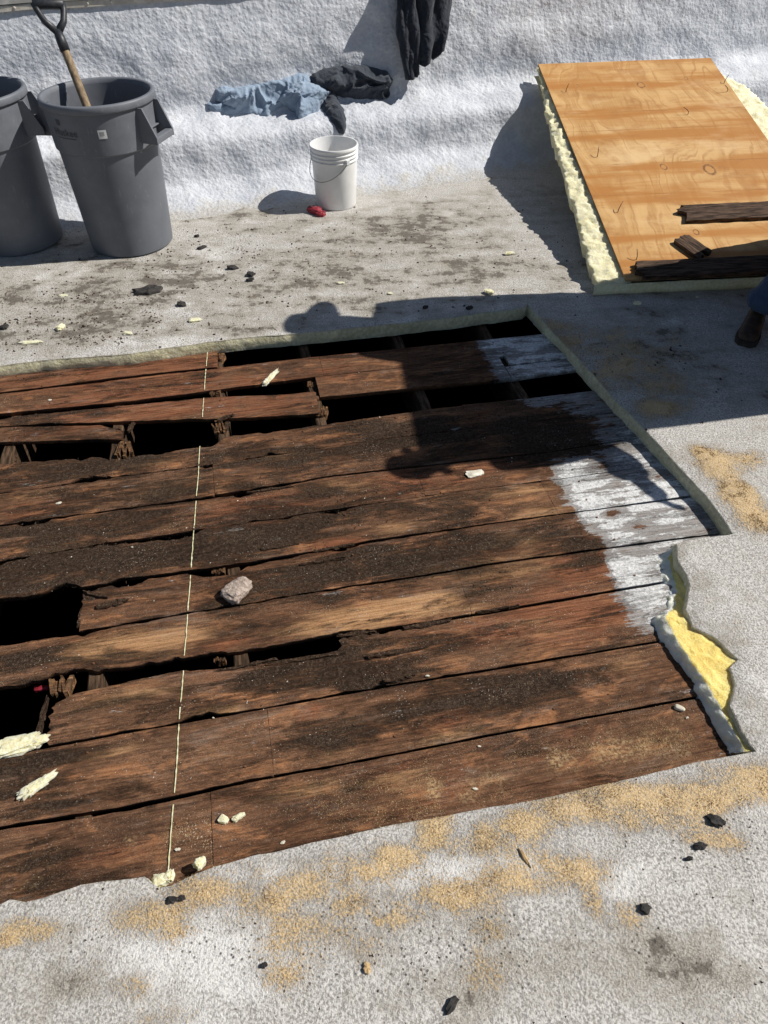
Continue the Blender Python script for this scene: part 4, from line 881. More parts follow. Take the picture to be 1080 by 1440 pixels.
# ------------------------------------------------------------------ trash cans
def make_can(name, base, rot, tilt, label):
    H, RB, RTp = .80, .236, .277
    def rad(z): return RB + (RTp - RB) * z / H
    root = empty(name, base); tag(root, label, 'trash can', 'grey trash cans by the parapet')
    root.rotation_euler = (tilt[0], tilt[1], rot)
    zb = .555; seg = 96
    prof = [(0.0005, .012), (RB - .03, .010), (RB - .012, .0), (RB - .003, .004), (RB, .02), (rad(zb), zb), (rad(zb) + .004, zb + .003), (rad(zb) + .0115, zb + .010), (rad(.76) + .010, .76), (rad(.78) + .008, .78), (rad(.78) - .006, .78), (rad(.5) - .006, .5), (rad(.03) - .006, .03), (.0005, .026)]
    v, f = lathe(prof, seg); b = mesh_obj('body', v, f, M_GREY, root)
    m = b.modifiers.new('edges', 'EDGE_SPLIT'); m.split_angle = math.radians(35)
    v, f = lathe([(rad(.77) + .008, .766), (rad(.78) + .018, .764), (rad(.78) + .0215, .770), (rad(.78) + .0215, .795), (rad(.78) + .017, .803), (rad(.78) + .004, .804), (rad(.78) - .004, .798), (rad(.78) - .006, .775)], seg)
    mesh_obj('rim', v, f, M_GREY, root)
    for a0 in (0.0, math.pi):
        bm = bmesh.new(); R0 = rad(.66) + .008; W = .088; zt, zl = .762, .590; out = .078
        for sgn in (-1, 1):                                       # two tapering cheeks
            y = sgn * W; vs_ = [bm.verts.new(p) for p in ((R0 + .005, y - .006, zt), (R0 + .022, y - .006, zt), (R0 + out, y - .006, zl + .035), (R0 + out, y - .006, zl), (R0 - .012, y - .006, zl + .004), (R0 - .03, y - .006, zt))]
            v2 = [bm.verts.new(v_.co + Vector((0, .012, 0))) for v_ in vs_]; bm.faces.new(vs_); bm.faces.new(v2[::-1])
            for k in range(6): bm.faces.new((vs_[k], vs_[(k + 1) % 6], v2[(k + 1) % 6], v2[k]))
        box_bm(bm, R0 + out - .040, R0 + out, -W, W, zl, zl + .034, .007)        # grip bar
        box_bm(bm, R0 - .012, R0 + .012, -W, W, zl + .055, zl + .061, .002)
        h = bm_obj('handle', bm, M_GREY, root); h.rotation_euler = (0, 0, a0)
    def on_can(name, pts_, faces, mat, z0, ang, off=.0125, parent=root):
        V = []
        for (x, z) in pts_:
            r = rad(z0 + z) + off; a = ang + x / r; V.append((r * math.cos(a), r * math.sin(a), z0 + z))
        return mesh_obj(name, V, faces, mat, parent, False)
    def quad(w_, h_, m=6):
        pts_ = [(-w_ / 2 + w_ * i / m, s_ * h_ / 2) for s_ in (-1, 1) for i in range(m + 1)]; return pts_, [(i, i + 1, m + 2 + i, m + 1 + i) for i in range(m)]
    af = -math.pi / 2 - rot
    st = on_can('sticker', *quad(.042, .042), M_STICK, .672, af + .26); on_can('print', *quad(.024, .02, 4), M_STICKG, .674, af + .25, .0135, st)
    on_can('stamped_square', *quad(.026, .028), M_LETTER, .722, af - .56)
    on_can('underline', *quad(.125, .0035, 12), M_LETTER, .648, af - .46)
    cu = bpy.data.curves.new('lettering', 'FONT'); cu.body = 'Huskee'; cu.size = .05; cu.align_x = 'CENTER'; cu.resolution_u = 2
    t = bpy.data.objects.new('lettering', cu); COL.objects.link(t); dg = bpy.context.evaluated_depsgraph_get(); me = bpy.data.meshes.new_from_object(t.evaluated_get(dg)); bpy.data.objects.remove(t)
    pts_ = [(v_.co.x, v_.co.y) for v_ in me.vertices]; fs = [tuple(p.vertices) for p in me.polygons]
    on_can('lettering', pts_, fs, M_LETTER, .660, af - .46, .0132)
    return root
cb = P(187, 339); can_r = make_can('trash_can', (cb.x, cb.y, .002), math.radians(-15), (0, math.radians(-.5)), 'grey plastic trash can holding the shovel')
cb2 = P(32, 338); can_l = make_can('trash_can', (cb2.x, cb2.y, .002), math.radians(6), (0, math.radians(-2.0)), 'grey plastic trash can without a shovel, in the shade of its neighbour')

# ------------------------------------------------------------------ shovel standing in the can
def make_shovel():
    mid = P(111, 121, .80); dm_ = (CAM_H - .80) / -ray(111, 121).z; sd_ = dm_ * .985
    sock = at_depth(88, 62, sd_); dd_ = mid - sock; low = mid + dd_ * ((mid.z - .36) / -dd_.z)
    gl, gr = at_depth(48, 6, sd_ * .985), at_depth(88, 6, sd_ * .995)
    root = empty('shovel', low); tag(root, 'shovel with worn wooden shaft and black D grip standing in the trash can', 'shovel')
    d = (sock - low); v, f = tube([low + d * k for k in (0, .3, .6, .9, 1.0)], [.022, .022, .0215, .021, .0205], 14); o = mesh_obj('shaft', v, f, M_SHAFT); unparent_keep(o, root)
    dn_ = d.normalized(); yoke = sock + dn_ * .065
    v1 = tube([sock - dn_ * .035, sock + dn_ * .02, yoke], [.026, .026, .021], 14)
    a, b = gl, gr; ax = (b - a).normalized()
    v2 = tube([yoke - dn_ * .01, yoke.lerp(a, .35) - ax * .022, yoke.lerp(a, .75) - ax * .012, a + dn_ * .004], [.020, .017, .016, .018], 12)
    v3 = tube([yoke - dn_ * .01, yoke.lerp(b, .35) + ax * .022, yoke.lerp(b, .75) + ax * .012, b + dn_ * .004], [.020, .017, .016, .018], 12)
    v4 = tube([a - ax * .008, a, a.lerp(b, .5), b, b + ax * .008], [.018, .025, .024, .025, .018], 14)
    o = mesh_obj('grip', *merge(v1, v2, v3, v4), M_BLACKP); unparent_keep(o, root)
    bm = bmesh.new(); Mx = Matrix.Translation(low) @ d.to_track_quat('Z', 'Y').to_matrix().to_4x4(); rows_ = []
    for j in range(9):
        k = j / 8; wd = .09 * (1 if k < .7 else math.sqrt(max(0, 1 - ((k - .7) / .32) ** 2)))
        rows_.append([bm.verts.new(Mx @ Vector((wd * x, -.03 * (1 - x * x) + .02, .03 - .13 * k))) for x in (-1, -.5, 0, .5, 1)])
    for j in range(8):
        for i in range(4): bm.faces.new((rows_[j][i], rows_[j][i + 1], rows_[j + 1][i + 1], rows_[j + 1][i]))
    o = bm_obj('blade', bm, M_STEEL, None, True); o.modifiers.new('thickness', 'SOLIDIFY').thickness = .003; unparent_keep(o, root)
make_shovel()

# ------------------------------------------------------------------ bucket
def make_bucket():
    b = P(473, 286); root = empty('bucket', (b.x, b.y, .001)); tag(root, 'white plastic five gallon bucket with wire bail below the ledge', 'bucket')
    H = .368; r0, r1 = .130, .146
    def rad(z): return r0 + (r1 - r0) * z / H
    pr = [(.0005, .008), (r0 - .012, .006), (r0 - .004, .0), (r0, .006), (rad(.275), .275)]
    for z in (.283, .305, .327):
        pr += [(rad(z), z), (rad(z) + .0075, z + .002), (rad(z) + .0075, z + .006), (rad(z), z + .009)]
    pr += [(rad(.35), .35), (r1 + .006, .352), (r1 + .0075, .360), (r1 + .004, .368), (r1 - .003, .368), (r1 - .0045, .35), (r0 - .004, .02), (.0005, .014)]
    v, f = lathe(pr, 72); o = mesh_obj('body', v, f, M_BUCKET, root); o.modifiers.new('edges', 'EDGE_SPLIT').split_angle = math.radians(40)
    path = []; a0 = math.radians(-150)
    # bail hangs down against the front of the pail
    for i in range(33):
        k = i / 32; ph = math.pi * k; ang = math.radians(-205) + math.radians(150) * k
        z = .296 - .115 * math.sin(ph) ** .8; r = rad(z) + .012 + .012 * math.sin(ph)
        path.append((r * math.cos(ang), r * math.sin(ang), z))
    v, f = tube(path, .0022, 8); mesh_obj('bail', v, f, M_STEEL, root)
    for e in (0, -1):
        p = Vector(path[e]); bm = bmesh.new(); box_bm(bm, -.012, .012, -.011, .011, -.014, .014, .003); o = bm_obj('bail_ear', bm, M_BUCKET, root); o.location = p * .97 + Vector((0, 0, p.z * .03)); o.rotation_euler = (0, 0, math.atan2(p.y, p.x))
make_bucket()

# ------------------------------------------------------------------ leaning plywood sheet with foam stuck to its back
BLp = P(880, 393, .075); TL = at_depth(757, 90, 5.36); TR = at_depth(1005, 92, 5.34)
ydir = (TL - BLp); ply_len = ydir.length; ydir.normalize()
xdir = (TR - TL); xdir = (xdir - ydir * xdir.dot(ydir)).normalized(); ply_w = 1.26; zdir = xdir.cross(ydir).normalized()
pc = (BLp + TL) * .5 + xdir * ply_w * .5
PM = Matrix((( xdir.x, ydir.x, zdir.x, pc.x), (xdir.y, ydir.y, zdir.y, pc.y), (xdir.z, ydir.z, zdir.z, pc.z), (0, 0, 0, 1)))
ply = empty('plywood_sheet'); ply.matrix_world = PM; tag(ply, 'orange-tan plywood sheet with torn foam underneath, leaning on the white ledge', 'plywood')
hw, hl = ply_w / 2, ply_len / 2
def plyM(o): o.parent = ply; return o
bm = bmesh.new(); box_bm(bm, -hw, hw, -hl, hl, -.003, .0, .0008); o = bm_obj('face_veneer', bm, M_PLY); plyM(o)
bm = bmesh.new(); box_bm(bm, -hw + .001, hw - .001, -hl + .001, hl - .001, -.016, -.0032, 0); plyM(bm_obj('core_plies', bm, M_PLYEDGE))
# foam layer, its ragged border wider than the sheet
nv_, nt_ = 150, 9; V = []; Fc = []
def foam_side(sgn, wfun, name, seed, drop=.085):
    V = []; Fc = []; ny, nx = 170, 14
    for j in range(ny + 1):
        k = j / ny; y = -hl - .01 + (2 * hl + .015) * k; w = wfun(k)
        w += .024 * fbm(y * 7, seed, 2) + .020 * fbm(y * 30, seed, 5); w = max(.006, w)
        for i in range(nx + 1):
            t = i / nx; x = sgn * (hw - .03 + (w + .03) * min(1, t * 1.25)); zt = -.0165 - .022 * t ** 1.5 if t < .8 else -.0165 - .016 - (t - .8) / .2 * drop * (.5 + .5 * min(1, w / .08))
            x -= sgn * max(0, t - .8) / .2 * .03
            V.append((x + .006 * fbm(x * 30, y * 30, seed), y + .008 * fbm(x * 25, y * 25, seed + 7), zt + .016 * fbm(x * 22, y * 22, seed + 3) * (1 if t > .1 else 0)))
    for j in range(ny):
        for i in range(nx): a = j * (nx + 1) + i; Fc.append((a, a + 1, a + nx + 2, a + nx + 1))
    return plyM(mesh_obj(name, V, Fc, M_FOAMP))
foam_side(-1, lambda k: float(np.interp(k, [0, .06, .2, .4, .6, .78, .9, 1], [.135, .155, .13, .105, .08, .055, .02, .0])), 'foam_border', 2)
foam_side(1, lambda k: float(np.interp(k, [0, .3, .5, .7, .82, .88, .93, 1], [.16, .2, .21, .20, .16, .09, .02, .0])), 'foam_border', 9)
V = []; Fc = []; nx, ny = 44, 60
for j in range(ny + 1):
    for i in range(nx + 1):
        x = -hw - .02 + (2 * hw + .04) * i / nx; y = -hl + .004 + (2 * hl - .008) * j / ny; V.append((x, y, -.075 - .012 * fbm(x * 4, y * 4, 3)))
for j in range(ny):
    for i in range(nx): a = j * (nx + 1) + i; Fc.append((a, a + nx + 1, a + nx + 2, a + 1))
n0 = len(V); edge_ids = [i for i in range(nx + 1)]
plyM(mesh_obj('foam_underside', V, Fc, M_FOAM))
V = []; Fc = []; nx, nz_ = 90, 6                                     # front end of the foam, skinned with coating
for j in range(nz_ + 1):
    for i in range(nx + 1):
        x = -hw - .17 + (2 * hw + .36) * i / nx; t = j / nz_; V.append((x, -hl - .012 - .022 * math.sin(t * math.pi) + .006 * fbm(x * 8, t, 4), -.0165 - .075 * t))
for j in range(nz_):
    for i in range(nx): a = j * (nx + 1) + i; Fc.append((a, a + nx + 1, a + nx + 2, a + 1))
plyM(mesh_obj('foam_front', V, Fc, M_FOAMP))
def nail(x, y, lean, seed):
    rnd = random.Random(seed); p = [(0, 0, -.003), (0, 0, .018), (lean[0] * .4, lean[1] * .4, .032), (lean[0], lean[1], .045)]
    v, f = tube(p, [.0022, .0022, .0022, .0016], 6); o = plyM(mesh_obj('nail', v, f, M_RUST)); o.location = (x, y, 0)
for i, (x, y, lx, ly) in enumerate([(-.52, .80, .02, .03), (-.5, -.03, .01, .04), (-.52, -.62, .03, .04), (-.53, -1.06, 0, .03), (.60, .84, .03, .03), (.58, .72, -.03, .0), (.22, .44, -.04, .01), (.5, -.45, .02, .03), (.35, -.75, .0, .0)]): nail(x, y, (lx, ly), i)

# broken planks lying on the sheet
def plank(name, x, y, lx, wy, th, rz, seed, label, lift=0.001, jag=(1, 0), tiltx=0.0):
    rnd = random.Random(seed); nu = max(8, int(lx / .02)); nv = 8; V = []
    for i in range(nu + 1):
        for j in range(nv + 1):
            u = -lx / 2 + lx * i / nu; v = -wy / 2 + wy * j / nv
            if jag[0]: u += max(0, 1 - i / 3) * (.05 * rnd.random() + .03 * nz(j * 1.3, seed, 1))
            if jag[1]: u -= max(0, 1 - (nu - i) / 3) * (.05 * rnd.random() + .03 * nz(j * 1.3, seed, 7))
            if j in (0, nv): v += .004 * fbm(u * 14, seed, j)
            V.append((u, v, th + .0025 * fbm(u * 7, v * 60, seed) - (.002 if j in (0, nv) else 0)))
    m = len(V); V += [(a, b, 0.0) for a, b, c in V]; w = nv + 1; Fc = []
    for i in range(nu):
        for j in range(nv): a = i * w + j; Fc += [(a, a + w, a + w + 1, a + 1), (m + a, m + a + 1, m + a + w + 1, m + a + w)]
        Fc += [(i * w, m + i * w, m + (i + 1) * w, (i + 1) * w), (i * w + nv, (i + 1) * w + nv, m + (i + 1) * w + nv, m + i * w + nv)]
    for j in range(nv): Fc += [(j, j + 1, m + j + 1, m + j), (nu * w + j, m + nu * w + j, m + nu * w + j + 1, nu * w + j + 1)]
    o = mesh_obj(name, V, Fc, M_DARKWOOD, None, False); o.matrix_world = PM @ Matrix.Translation((x, y, lift)) @ Matrix.Rotation(rz, 4, 'Z') @ Matrix.Rotation(tiltx, 4, 'X')
    tag(o, label, 'plank'); return o
PMi = PM.inverted()
def on_ply(px, py):
    r = ray(px, py); o = PMi @ Vector((0, 0, CAM_H)); d = PMi.to_3x3() @ r; t = -o.z / d.z; return o + d * t
a = on_ply(1075, 299); pl1 = on_ply(952, 299)
plank('broken_plank', pl1.x + .45, a.y, .90, .150, .024, .0, 3, 'splintered dark plank on the plywood, its jagged end pointing at the bare veneer', .001)
q = on_ply(971, 349); plank('wood_offcut', q.x, q.y, .215, .105, .024, math.radians(118), 8, 'short broken offcut of dark wood lying askew on the plywood', .001, (1, 1))
q = on_ply(886, 386); plank('long_plank', q.x + .62, q.y + .01, 1.2, .135, .026, .0, 12, 'long blackened plank laid along the bottom edge of the plywood', .001, (1, 0))

# ------------------------------------------------------------------ people working at the right
def limb_obj(name, pts_, radii, edges, mat, parent, lvl=2, root_i=0):
    me = bpy.data.meshes.new(name); me.from_pydata([tuple(p) for p in pts_], edges, []); o = bpy.data.objects.new(name, me); COL.objects.link(o)
    me.materials.append(mat)
    m = o.modifiers.new('skin', 'SKIN'); m.use_smooth_shade = True
    for i, r in enumerate(radii):
        sv_ = me.skin_vertices[0].data[i]; sv_.radius = (r, r) if not isinstance(r, tuple) else r; sv_.use_root = (i == root_i)
    s = o.modifiers.new('subsurf', 'SUBSURF'); s.levels = lvl; s.render_levels = lvl
    unparent_keep(o, parent); return o
def make_boot(ankle, toe_dir, parent):
    d = Vector((toe_dir[0], toe_dir[1], 0)).normalized(); sd = Vector((-d.y, d.x, 0)); o3 = Vector((ankle.x, ankle.y, 0)); bm = bmesh.new()
    prof = [(-.085, .034, .10), (-.07, .040, .13), (-.02, .041, .145), (.03, .043, .125), (.075, .048, .095), (.13, .051, .075), (.175, .046, .062), (.20, .028, .045)]
    rings = []
    for (x, w, h) in prof:
        rings.append([bm.verts.new(o3 + d * x + sd * (w * a) + Vector((0, 0, .028 + (h - .028) * b))) for a, b in ((-1, 0), (-1.02, .35), (-.85, .75), (-.4, .98), (0, 1.0), (.4, .98), (.85, .75), (1.02, .35), (1, 0))])
    for i in range(len(rings) - 1):
        for k in range(8): bm.faces.new((rings[i][k], rings[i + 1][k], rings[i + 1][k + 1], rings[i][k + 1]))
    bm.faces.new(rings[0]); bm.faces.new(rings[-1][::-1])
    bo = bm_obj('boot', bm, M_BOOT, None, True); bo.modifiers.new('subsurf', 'SUBSURF').levels = 2; bo.modifiers['subsurf'].render_levels = 2; unparent_keep(bo, parent)
    bm = bmesh.new(); out = [(-.092, .036), (-.06, .045), (0, .043), (.06, .048), (.13, .056), (.18, .050), (.208, .028)]
    lo = [o3 + d * x - sd * w for x, w in out] + [o3 + d * x + sd * w for x, w in reversed(out)]
    a = [bm.verts.new(p + Vector((0, 0, .002))) for p in lo]; b = [bm.verts.new(p + Vector((0, 0, .031))) for p in lo]; bm.faces.new(a[::-1]); bm.faces.new(b)
    for k in range(len(lo)): bm.faces.new((a[k], a[(k + 1) % len(lo)], b[(k + 1) % len(lo)], b[k]))
    so = bm_obj('sole', bm, M_SOLE); unparent_keep(so, bo if False else parent)
def make_person(J, label, shirt, toes, hat=False):
    root = empty('person', (J['hip'].x, J['hip'].y, 0)); tag(root, label, 'person')
    hip, chest, neck, head = J['hip'], J['chest'], J['neck'], J['head']; side = J['side']
    up = (head - neck).normalized()
    # continuous body: head, neck, torso, arms with hands, legs
    pts_ = [hip, hip.lerp(chest, .5), chest, neck, neck.lerp(head, .35), head - up * .02, head + up * .09]; rad_ = [.14, .13, .145, .062, .060, .088, .072]; ed = [(0, 1), (1, 2), (2, 3), (3, 4), (4, 5), (5, 6)]
    for sgn, e_, h_ in ((1, 'elbow_l', 'hand_l'), (-1, 'elbow_r', 'hand_r')):
        sh = chest.lerp(neck, .72) + side * (.175 * sgn); el, ha = J[e_], J[h_]; n0 = len(pts_); dh = (ha - el).normalized()
        pts_ += [sh, el, ha, ha + dh * .05]; rad_ += [.062, .044, .028, (.040, .022)]; ed += [(2, n0), (n0, n0 + 1), (n0 + 1, n0 + 2), (n0 + 2, n0 + 3)]
        lat = dh.orthogonal().normalized(); oth = dh.cross(lat)
        for f_ in range(4):
            b = ha + dh * .085 + lat * (.021 * (f_ - 1.5)); ln = (.062, .075, .07, .055)[f_]; n1 = len(pts_)
            pts_ += [b, b + dh * ln * .5 + oth * .012, b + dh * ln * .8 + oth * .032]; rad_ += [.0095, .009, .0078]; ed += [(n0 + 3, n1), (n1, n1 + 1), (n1 + 1, n1 + 2)]
        n1 = len(pts_); pts_ += [ha + dh * .03 + lat * .042 + oth * .008, ha + dh * .065 + lat * .055 + oth * .022]; rad_ += [.0115, .0095]; ed += [(n0 + 3, n1), (n1, n1 + 1)]
    for sgn, k_, a_ in ((1, 'knee_l', 'ankle_l'), (-1, 'knee_r', 'ankle_r')):
        n0 = len(pts_); pts_ += [hip + side * (.09 * sgn) - Vector((0, 0, .06)), J[k_], J[a_]]; rad_ += [.082, .055, .038]; ed += [(0, n0), (n0, n0 + 1), (n0 + 1, n0 + 2)]
    limb_obj('body', pts_, rad_, ed, M_SKIN, root)
    pts_ = [hip + Vector((0, 0, .06)), hip - Vector((0, 0, .02))]; rad_ = [.160, .165]; ed = [(0, 1)]
    for sgn, k_, a_ in ((1, 'knee_l', 'ankle_l'), (-1, 'knee_r', 'ankle_r')):
        n0 = len(pts_); kn, an = J[k_], J[a_]
        pts_ += [hip + side * (.095 * sgn) - Vector((0, 0, .10)), kn, kn.lerp(an, .55) + Vector((0.004, 0, 0)), kn.lerp(an, .86), an + Vector((0, 0, .045)), an + Vector((0, 0, -.005))]; rad_ += [.118, .092, .084, .082, .084, .086]; ed += [(1, n0), (n0, n0 + 1), (n0 + 1, n0 + 2), (n0 + 2, n0 + 3), (n0 + 3, n0 + 4), (n0 + 4, n0 + 5)]
    jo = limb_obj('jeans', pts_, rad_, ed, M_JEANS, root)
    tx = bpy.data.textures.new('cloth_folds', 'CLOUDS'); tx.noise_scale = .07; dm = jo.modifiers.new('folds', 'DISPLACE'); dm.texture = tx; dm.strength = .022; dm.texture_coords = 'GLOBAL'
    pts_ = [hip + Vector((0, 0, .02)), hip.lerp(chest, .5), chest, chest.lerp(neck, .75)]; rad_ = [.20, .205, .215, .12]; ed = [(0, 1), (1, 2), (2, 3)]
    for sgn, e_, h_ in ((1, 'elbow_l', 'hand_l'), (-1, 'elbow_r', 'hand_r')):
        sh = chest.lerp(neck, .68) + side * (.185 * sgn); n0 = len(pts_); pts_ += [sh, J[e_], J[e_].lerp(J[h_], .85)]; rad_ += [.098, .075, .052]; ed += [(2, n0), (n0, n0 + 1), (n0 + 1, n0 + 2)]
    so = limb_obj('work_shirt', pts_, rad_, ed, shirt, root); dm = so.modifiers.new('folds', 'DISPLACE'); dm.texture = tx; dm.strength = .02; dm.texture_coords = 'GLOBAL'
    # face and hair
    fwd = J['face'].normalized(); fwd = (fwd - up * fwd.dot(up)).normalized(); sd = up.cross(fwd)
    hv, hf = [], []
    bm = bmesh.new(); bmesh.ops.create_icosphere(bm, subdivisions=3, radius=1)
    for v_ in list(bm.verts):
        c = v_.co.copy()
        if c.z < .15 and c.y > -.35 or c.z < -.45: bm.verts.remove(v_); continue
        v_.co = head + up * (.055 + .098 * c.z) + fwd * (.112 * c.y + -.004) + sd * (.097 * c.x)
    ho = bm_obj('hair', bm, M_HAIR, None, True); unparent_keep(ho, root)
    for sgn in (-1, 1):
        for (uo, fo, so_, r, mt, nm) in ((.035, .082, .032, .012, M_STICK, 'eye'), (.02, .0, .092, .022, M_SKIN, 'ear')):
            bm = bmesh.new(); bmesh.ops.create_icosphere(bm, subdivisions=2, radius=r); eo = bm_obj(nm, bm, mt, None, True); eo.location = head + up * uo + fwd * fo + sd * (so_ * sgn); eo.scale = (.6, 1, 1.2) if nm == 'ear' else (1, 1, 1); unparent_keep(eo, root)
    nv, nf = tube([head + up * .035 + fwd * .088, head + up * .005 + fwd * .108, head - up * .006 + fwd * .092], [.008, .014, .010], 8); no = mesh_obj('nose', nv, nf, M_SKIN); unparent_keep(no, root)
    nv, nf = tube([head - up * .034 + fwd * .084 - sd * .022, head - up * .036 + fwd * .091, head - up * .034 + fwd * .084 + sd * .022], [.003, .006, .003], 8); no = mesh_obj('mouth', nv, nf, M_RED); unparent_keep(no, root)
    if hat:
        v, f = lathe([(.225, -.012), (.228, -.006), (.17, .002), (.108, .006), (.104, .06), (.09, .098), (.05, .112), (.001, .114)], 40); ht = mesh_obj('sun_hat', v, f, M_SHAFT)
        ht.matrix_world = Matrix.Translation(head + up * .085) @ up.to_track_quat('Z', 'Y').to_matrix().to_4x4(); ht.modifiers.new('thickness', 'SOLIDIFY').thickness = .006; unparent_keep(ht, root)
    make_boot(J['ankle_l'], toes[0], root); make_boot(J['ankle_r'], toes[1], root)
    return root
Vv = Vector
toe = P(1046, 488); ank = Vv((toe.x + .10, toe.y + .175, .10))
make_person(dict(hip=Vv((2.10, 3.48, .95)), chest=Vv((1.68, 3.53, 1.50)), neck=Vv((1.56, 3.55, 1.65)), head=Vv((1.50, 3.56, 1.76)), side=Vv((.15, .98, .1)).normalized(), face=Vv((-1, -.2, -.5)),
    elbow_l=Vv((2.16, 3.76, 1.14)), hand_l=Vv((2.30, 3.74, .90)), elbow_r=Vv((1.95, 3.22, 1.20)), hand_r=Vv((2.0, 3.10, .93)),
    knee_l=Vv((2.22, 3.92, .55)), ankle_l=Vv((2.28, 4.02, .10)), knee_r=Vv((2.02, 3.36, .52)), ankle_r=ank),
    'person in dark blue jeans and brown boots stepping past the plywood', M_SHIRT, ((-1, -.1), (-.5, -.87)), True)
make_person(dict(hip=Vv((2.20, 2.90, .92)), chest=Vv((1.96, 2.76, 1.30)), neck=Vv((1.86, 2.64, 1.46)), head=Vv((1.79, 2.54, 1.57)), side=Vv((-.3, .95, .1)).normalized(), face=Vv((-1, -.4, -.5)),
    elbow_l=Vv((2.00, 3.02, 1.14)), hand_l=Vv((1.98, 2.98, .92)), elbow_r=Vv((2.04, 2.58, 1.10)), hand_r=Vv((2.10, 2.30, 1.02)),
    knee_l=Vv((2.20, 3.02, .50)), ankle_l=Vv((2.28, 3.04, .10)), knee_r=Vv((2.16, 2.80, .50)), ankle_r=Vv((2.26, 2.78, .10))),
    'person in jeans and black top reaching one hand towards the opened deck', M_BLACKC, ((-1, .1), (-1, -.1)))
make_person(dict(hip=Vv((2.88, 3.40, .97)), chest=Vv((2.86, 3.36, 1.40)), neck=Vv((2.86, 3.34, 1.58)), head=Vv((2.84, 3.33, 1.72)), side=Vv((0, 1, .05)).normalized(), face=Vv((-1, -.1, -.2)),  # unseen worker, added to hold the shadow-casting sheet
    elbow_l=Vv((2.80, 3.68, 1.22)), hand_l=Vv((2.66, 3.70, 1.30)), elbow_r=Vv((2.80, 3.04, 1.22)), hand_r=Vv((2.66, 3.00, 1.30)),
    knee_l=Vv((2.90, 3.50, .50)), ankle_l=Vv((2.94, 3.52, .10)), knee_r=Vv((2.90, 3.28, .50)), ankle_r=Vv((2.94, 3.26, .10))),
    'unseen added person in jeans and charcoal top holding the shadow-casting sheet upright', M_NAVYC, ((-1, .1), (-1, -.1)))
up_s = empty('upright_shadow_sheet'); up_s.location = (2.50, 3.39, .07); up_s.rotation_euler = (math.radians(5.5), math.radians(1.5), 0); tag(up_s, 'unseen plywood sheet added to cast the broad shadow, held upright on its short edge by a worker', 'plywood')  # unseen sheet, added to fill out the shadow over the boards
bm = bmesh.new(); box_bm(bm, -.006, -.003, -.61, .61, 0, 2.40, .0008); bm_obj('face_veneer', bm, M_PLY, up_s)
bm = bmesh.new(); box_bm(bm, -.0028, .009, -.609, .609, .001, 2.399, 0); bm_obj('core_plies', bm, M_PLYEDGE, up_s)

# ------------------------------------------------------------------ loose scraps, each one a thing
def lump(name, px, py, dims, z, ang, seed, mat, label, cat, group=None, amp=.28, freq=2.2, sub=3, flat=0.0, loc=None, tilt=(0, 0)):
    bm = bmesh.new(); bmesh.ops.create_icosphere(bm, subdivisions=sub, radius=1.0)
    for v_ in bm.verts:
        c = v_.co; d = 1 + amp * fbm(c.x * freq, c.y * freq, c.z * freq + seed * 3.7, 4)
        pw = lambda t_: math.copysign(abs(t_) ** .62, t_)
        x, y, z_ = pw(c.x) * d * .92, pw(c.y) * d, pw(c.z) * d
        v_.co = Vector((x * dims[0] / 2, y * dims[1] / 2 * (1 - .25 * x), max(-.8, z_) * dims[2] / 2))
    o = bm_obj(name, bm, mat, None, amp < .2)
    p = loc if loc is not None else P(px, py, z); o.location = (p.x, p.y, z + dims[2] * .36); o.rotation_euler = (tilt[0], tilt[1], ang)
    tag(o, label, cat, group); return o
def shard(name, px, py, length, width, th, z, ang, seed, mat, label, cat, group=None, tilt=.05):
    rnd = random.Random(seed); n = 16; out = []; length *= .88; width *= .85
    for k in range(n):
        a = 2 * math.pi * k / n; r = rnd.uniform(.72, 1.15); out.append((math.cos(a) * length / 2 * r, math.sin(a) * width / 2 * r))
    bm = bmesh.new(); a = [bm.verts.new((x, y, rnd.uniform(-.1, .15) * th)) for x, y in out]; b = [bm.verts.new((x * .94, y * .92, th * rnd.uniform(.7, 1.2))) for x, y in out]
    ct = bm.verts.new((0, 0, th * 1.25)); bm.faces.new(a[::-1])
    for k in range(n): bm.faces.new((a[k], a[(k + 1) % n], b[(k + 1) % n], b[k])); bm.faces.new((b[k], b[(k + 1) % n], ct))
    o = bm_obj(name, bm, mat); p = P(px, py, z); o.location = (p.x, p.y, z + .001); o.rotation_euler = (rnd.uniform(-tilt, tilt), rnd.uniform(-tilt, tilt), ang); tag(o, label, cat, group); return o

# foam on the deck
o = lump('foam_scrap', 381, 532, (.125, .022, .016), BZ, 1.15, 1, M_FOAMP, 'long pale yellow foam sliver lying across a gap by the far cut', 'foam scrap', None, .5, 3.2, 4)
lump('foam_scrap', 53, 1106, (.10, .030, .018), BZ, .75, 2, M_FOAMP, 'pale yellow bone-shaped foam scrap on the dark board', 'foam scrap', None, .5, 2.6, 4)
lump('foam_wedge', 22, 1052, (.17, .052, .03), BZ - .005, .30, 3, M_FOAMP, 'big pale foam wedge at the edge of the open hole in the deck', 'foam scrap', None, .45, 2.8, 4)
lump('foam_scrap', 315, 1154, (.030, .022, .016), BZ, -.4, 4, M_FOAMP, 'rounded yellow foam crumb on the brown board next to its curled twin', 'foam scrap', None, .2)
lump('foam_scrap', 336, 1150, (.038, .015, .014), BZ, .6, 5, M_FOAMP, 'curled yellow foam crumb on the brown board next to its rounded twin', 'foam scrap', None, .35)
for i, (px, py, a, b, c, an) in enumerate([(228, 1240, .045, .028, .028, .3), (240, 1234, .03, .022, .03, 1.2)]): lump('foam_scrap', px, py, (a, b, c), BZ + .02, an, 12 + i, M_FOAMP, 'crumpled yellow foam scrap at the foot of the chalk line', 'foam scrap', 'foam scraps at the foot of the chalk line', .4)
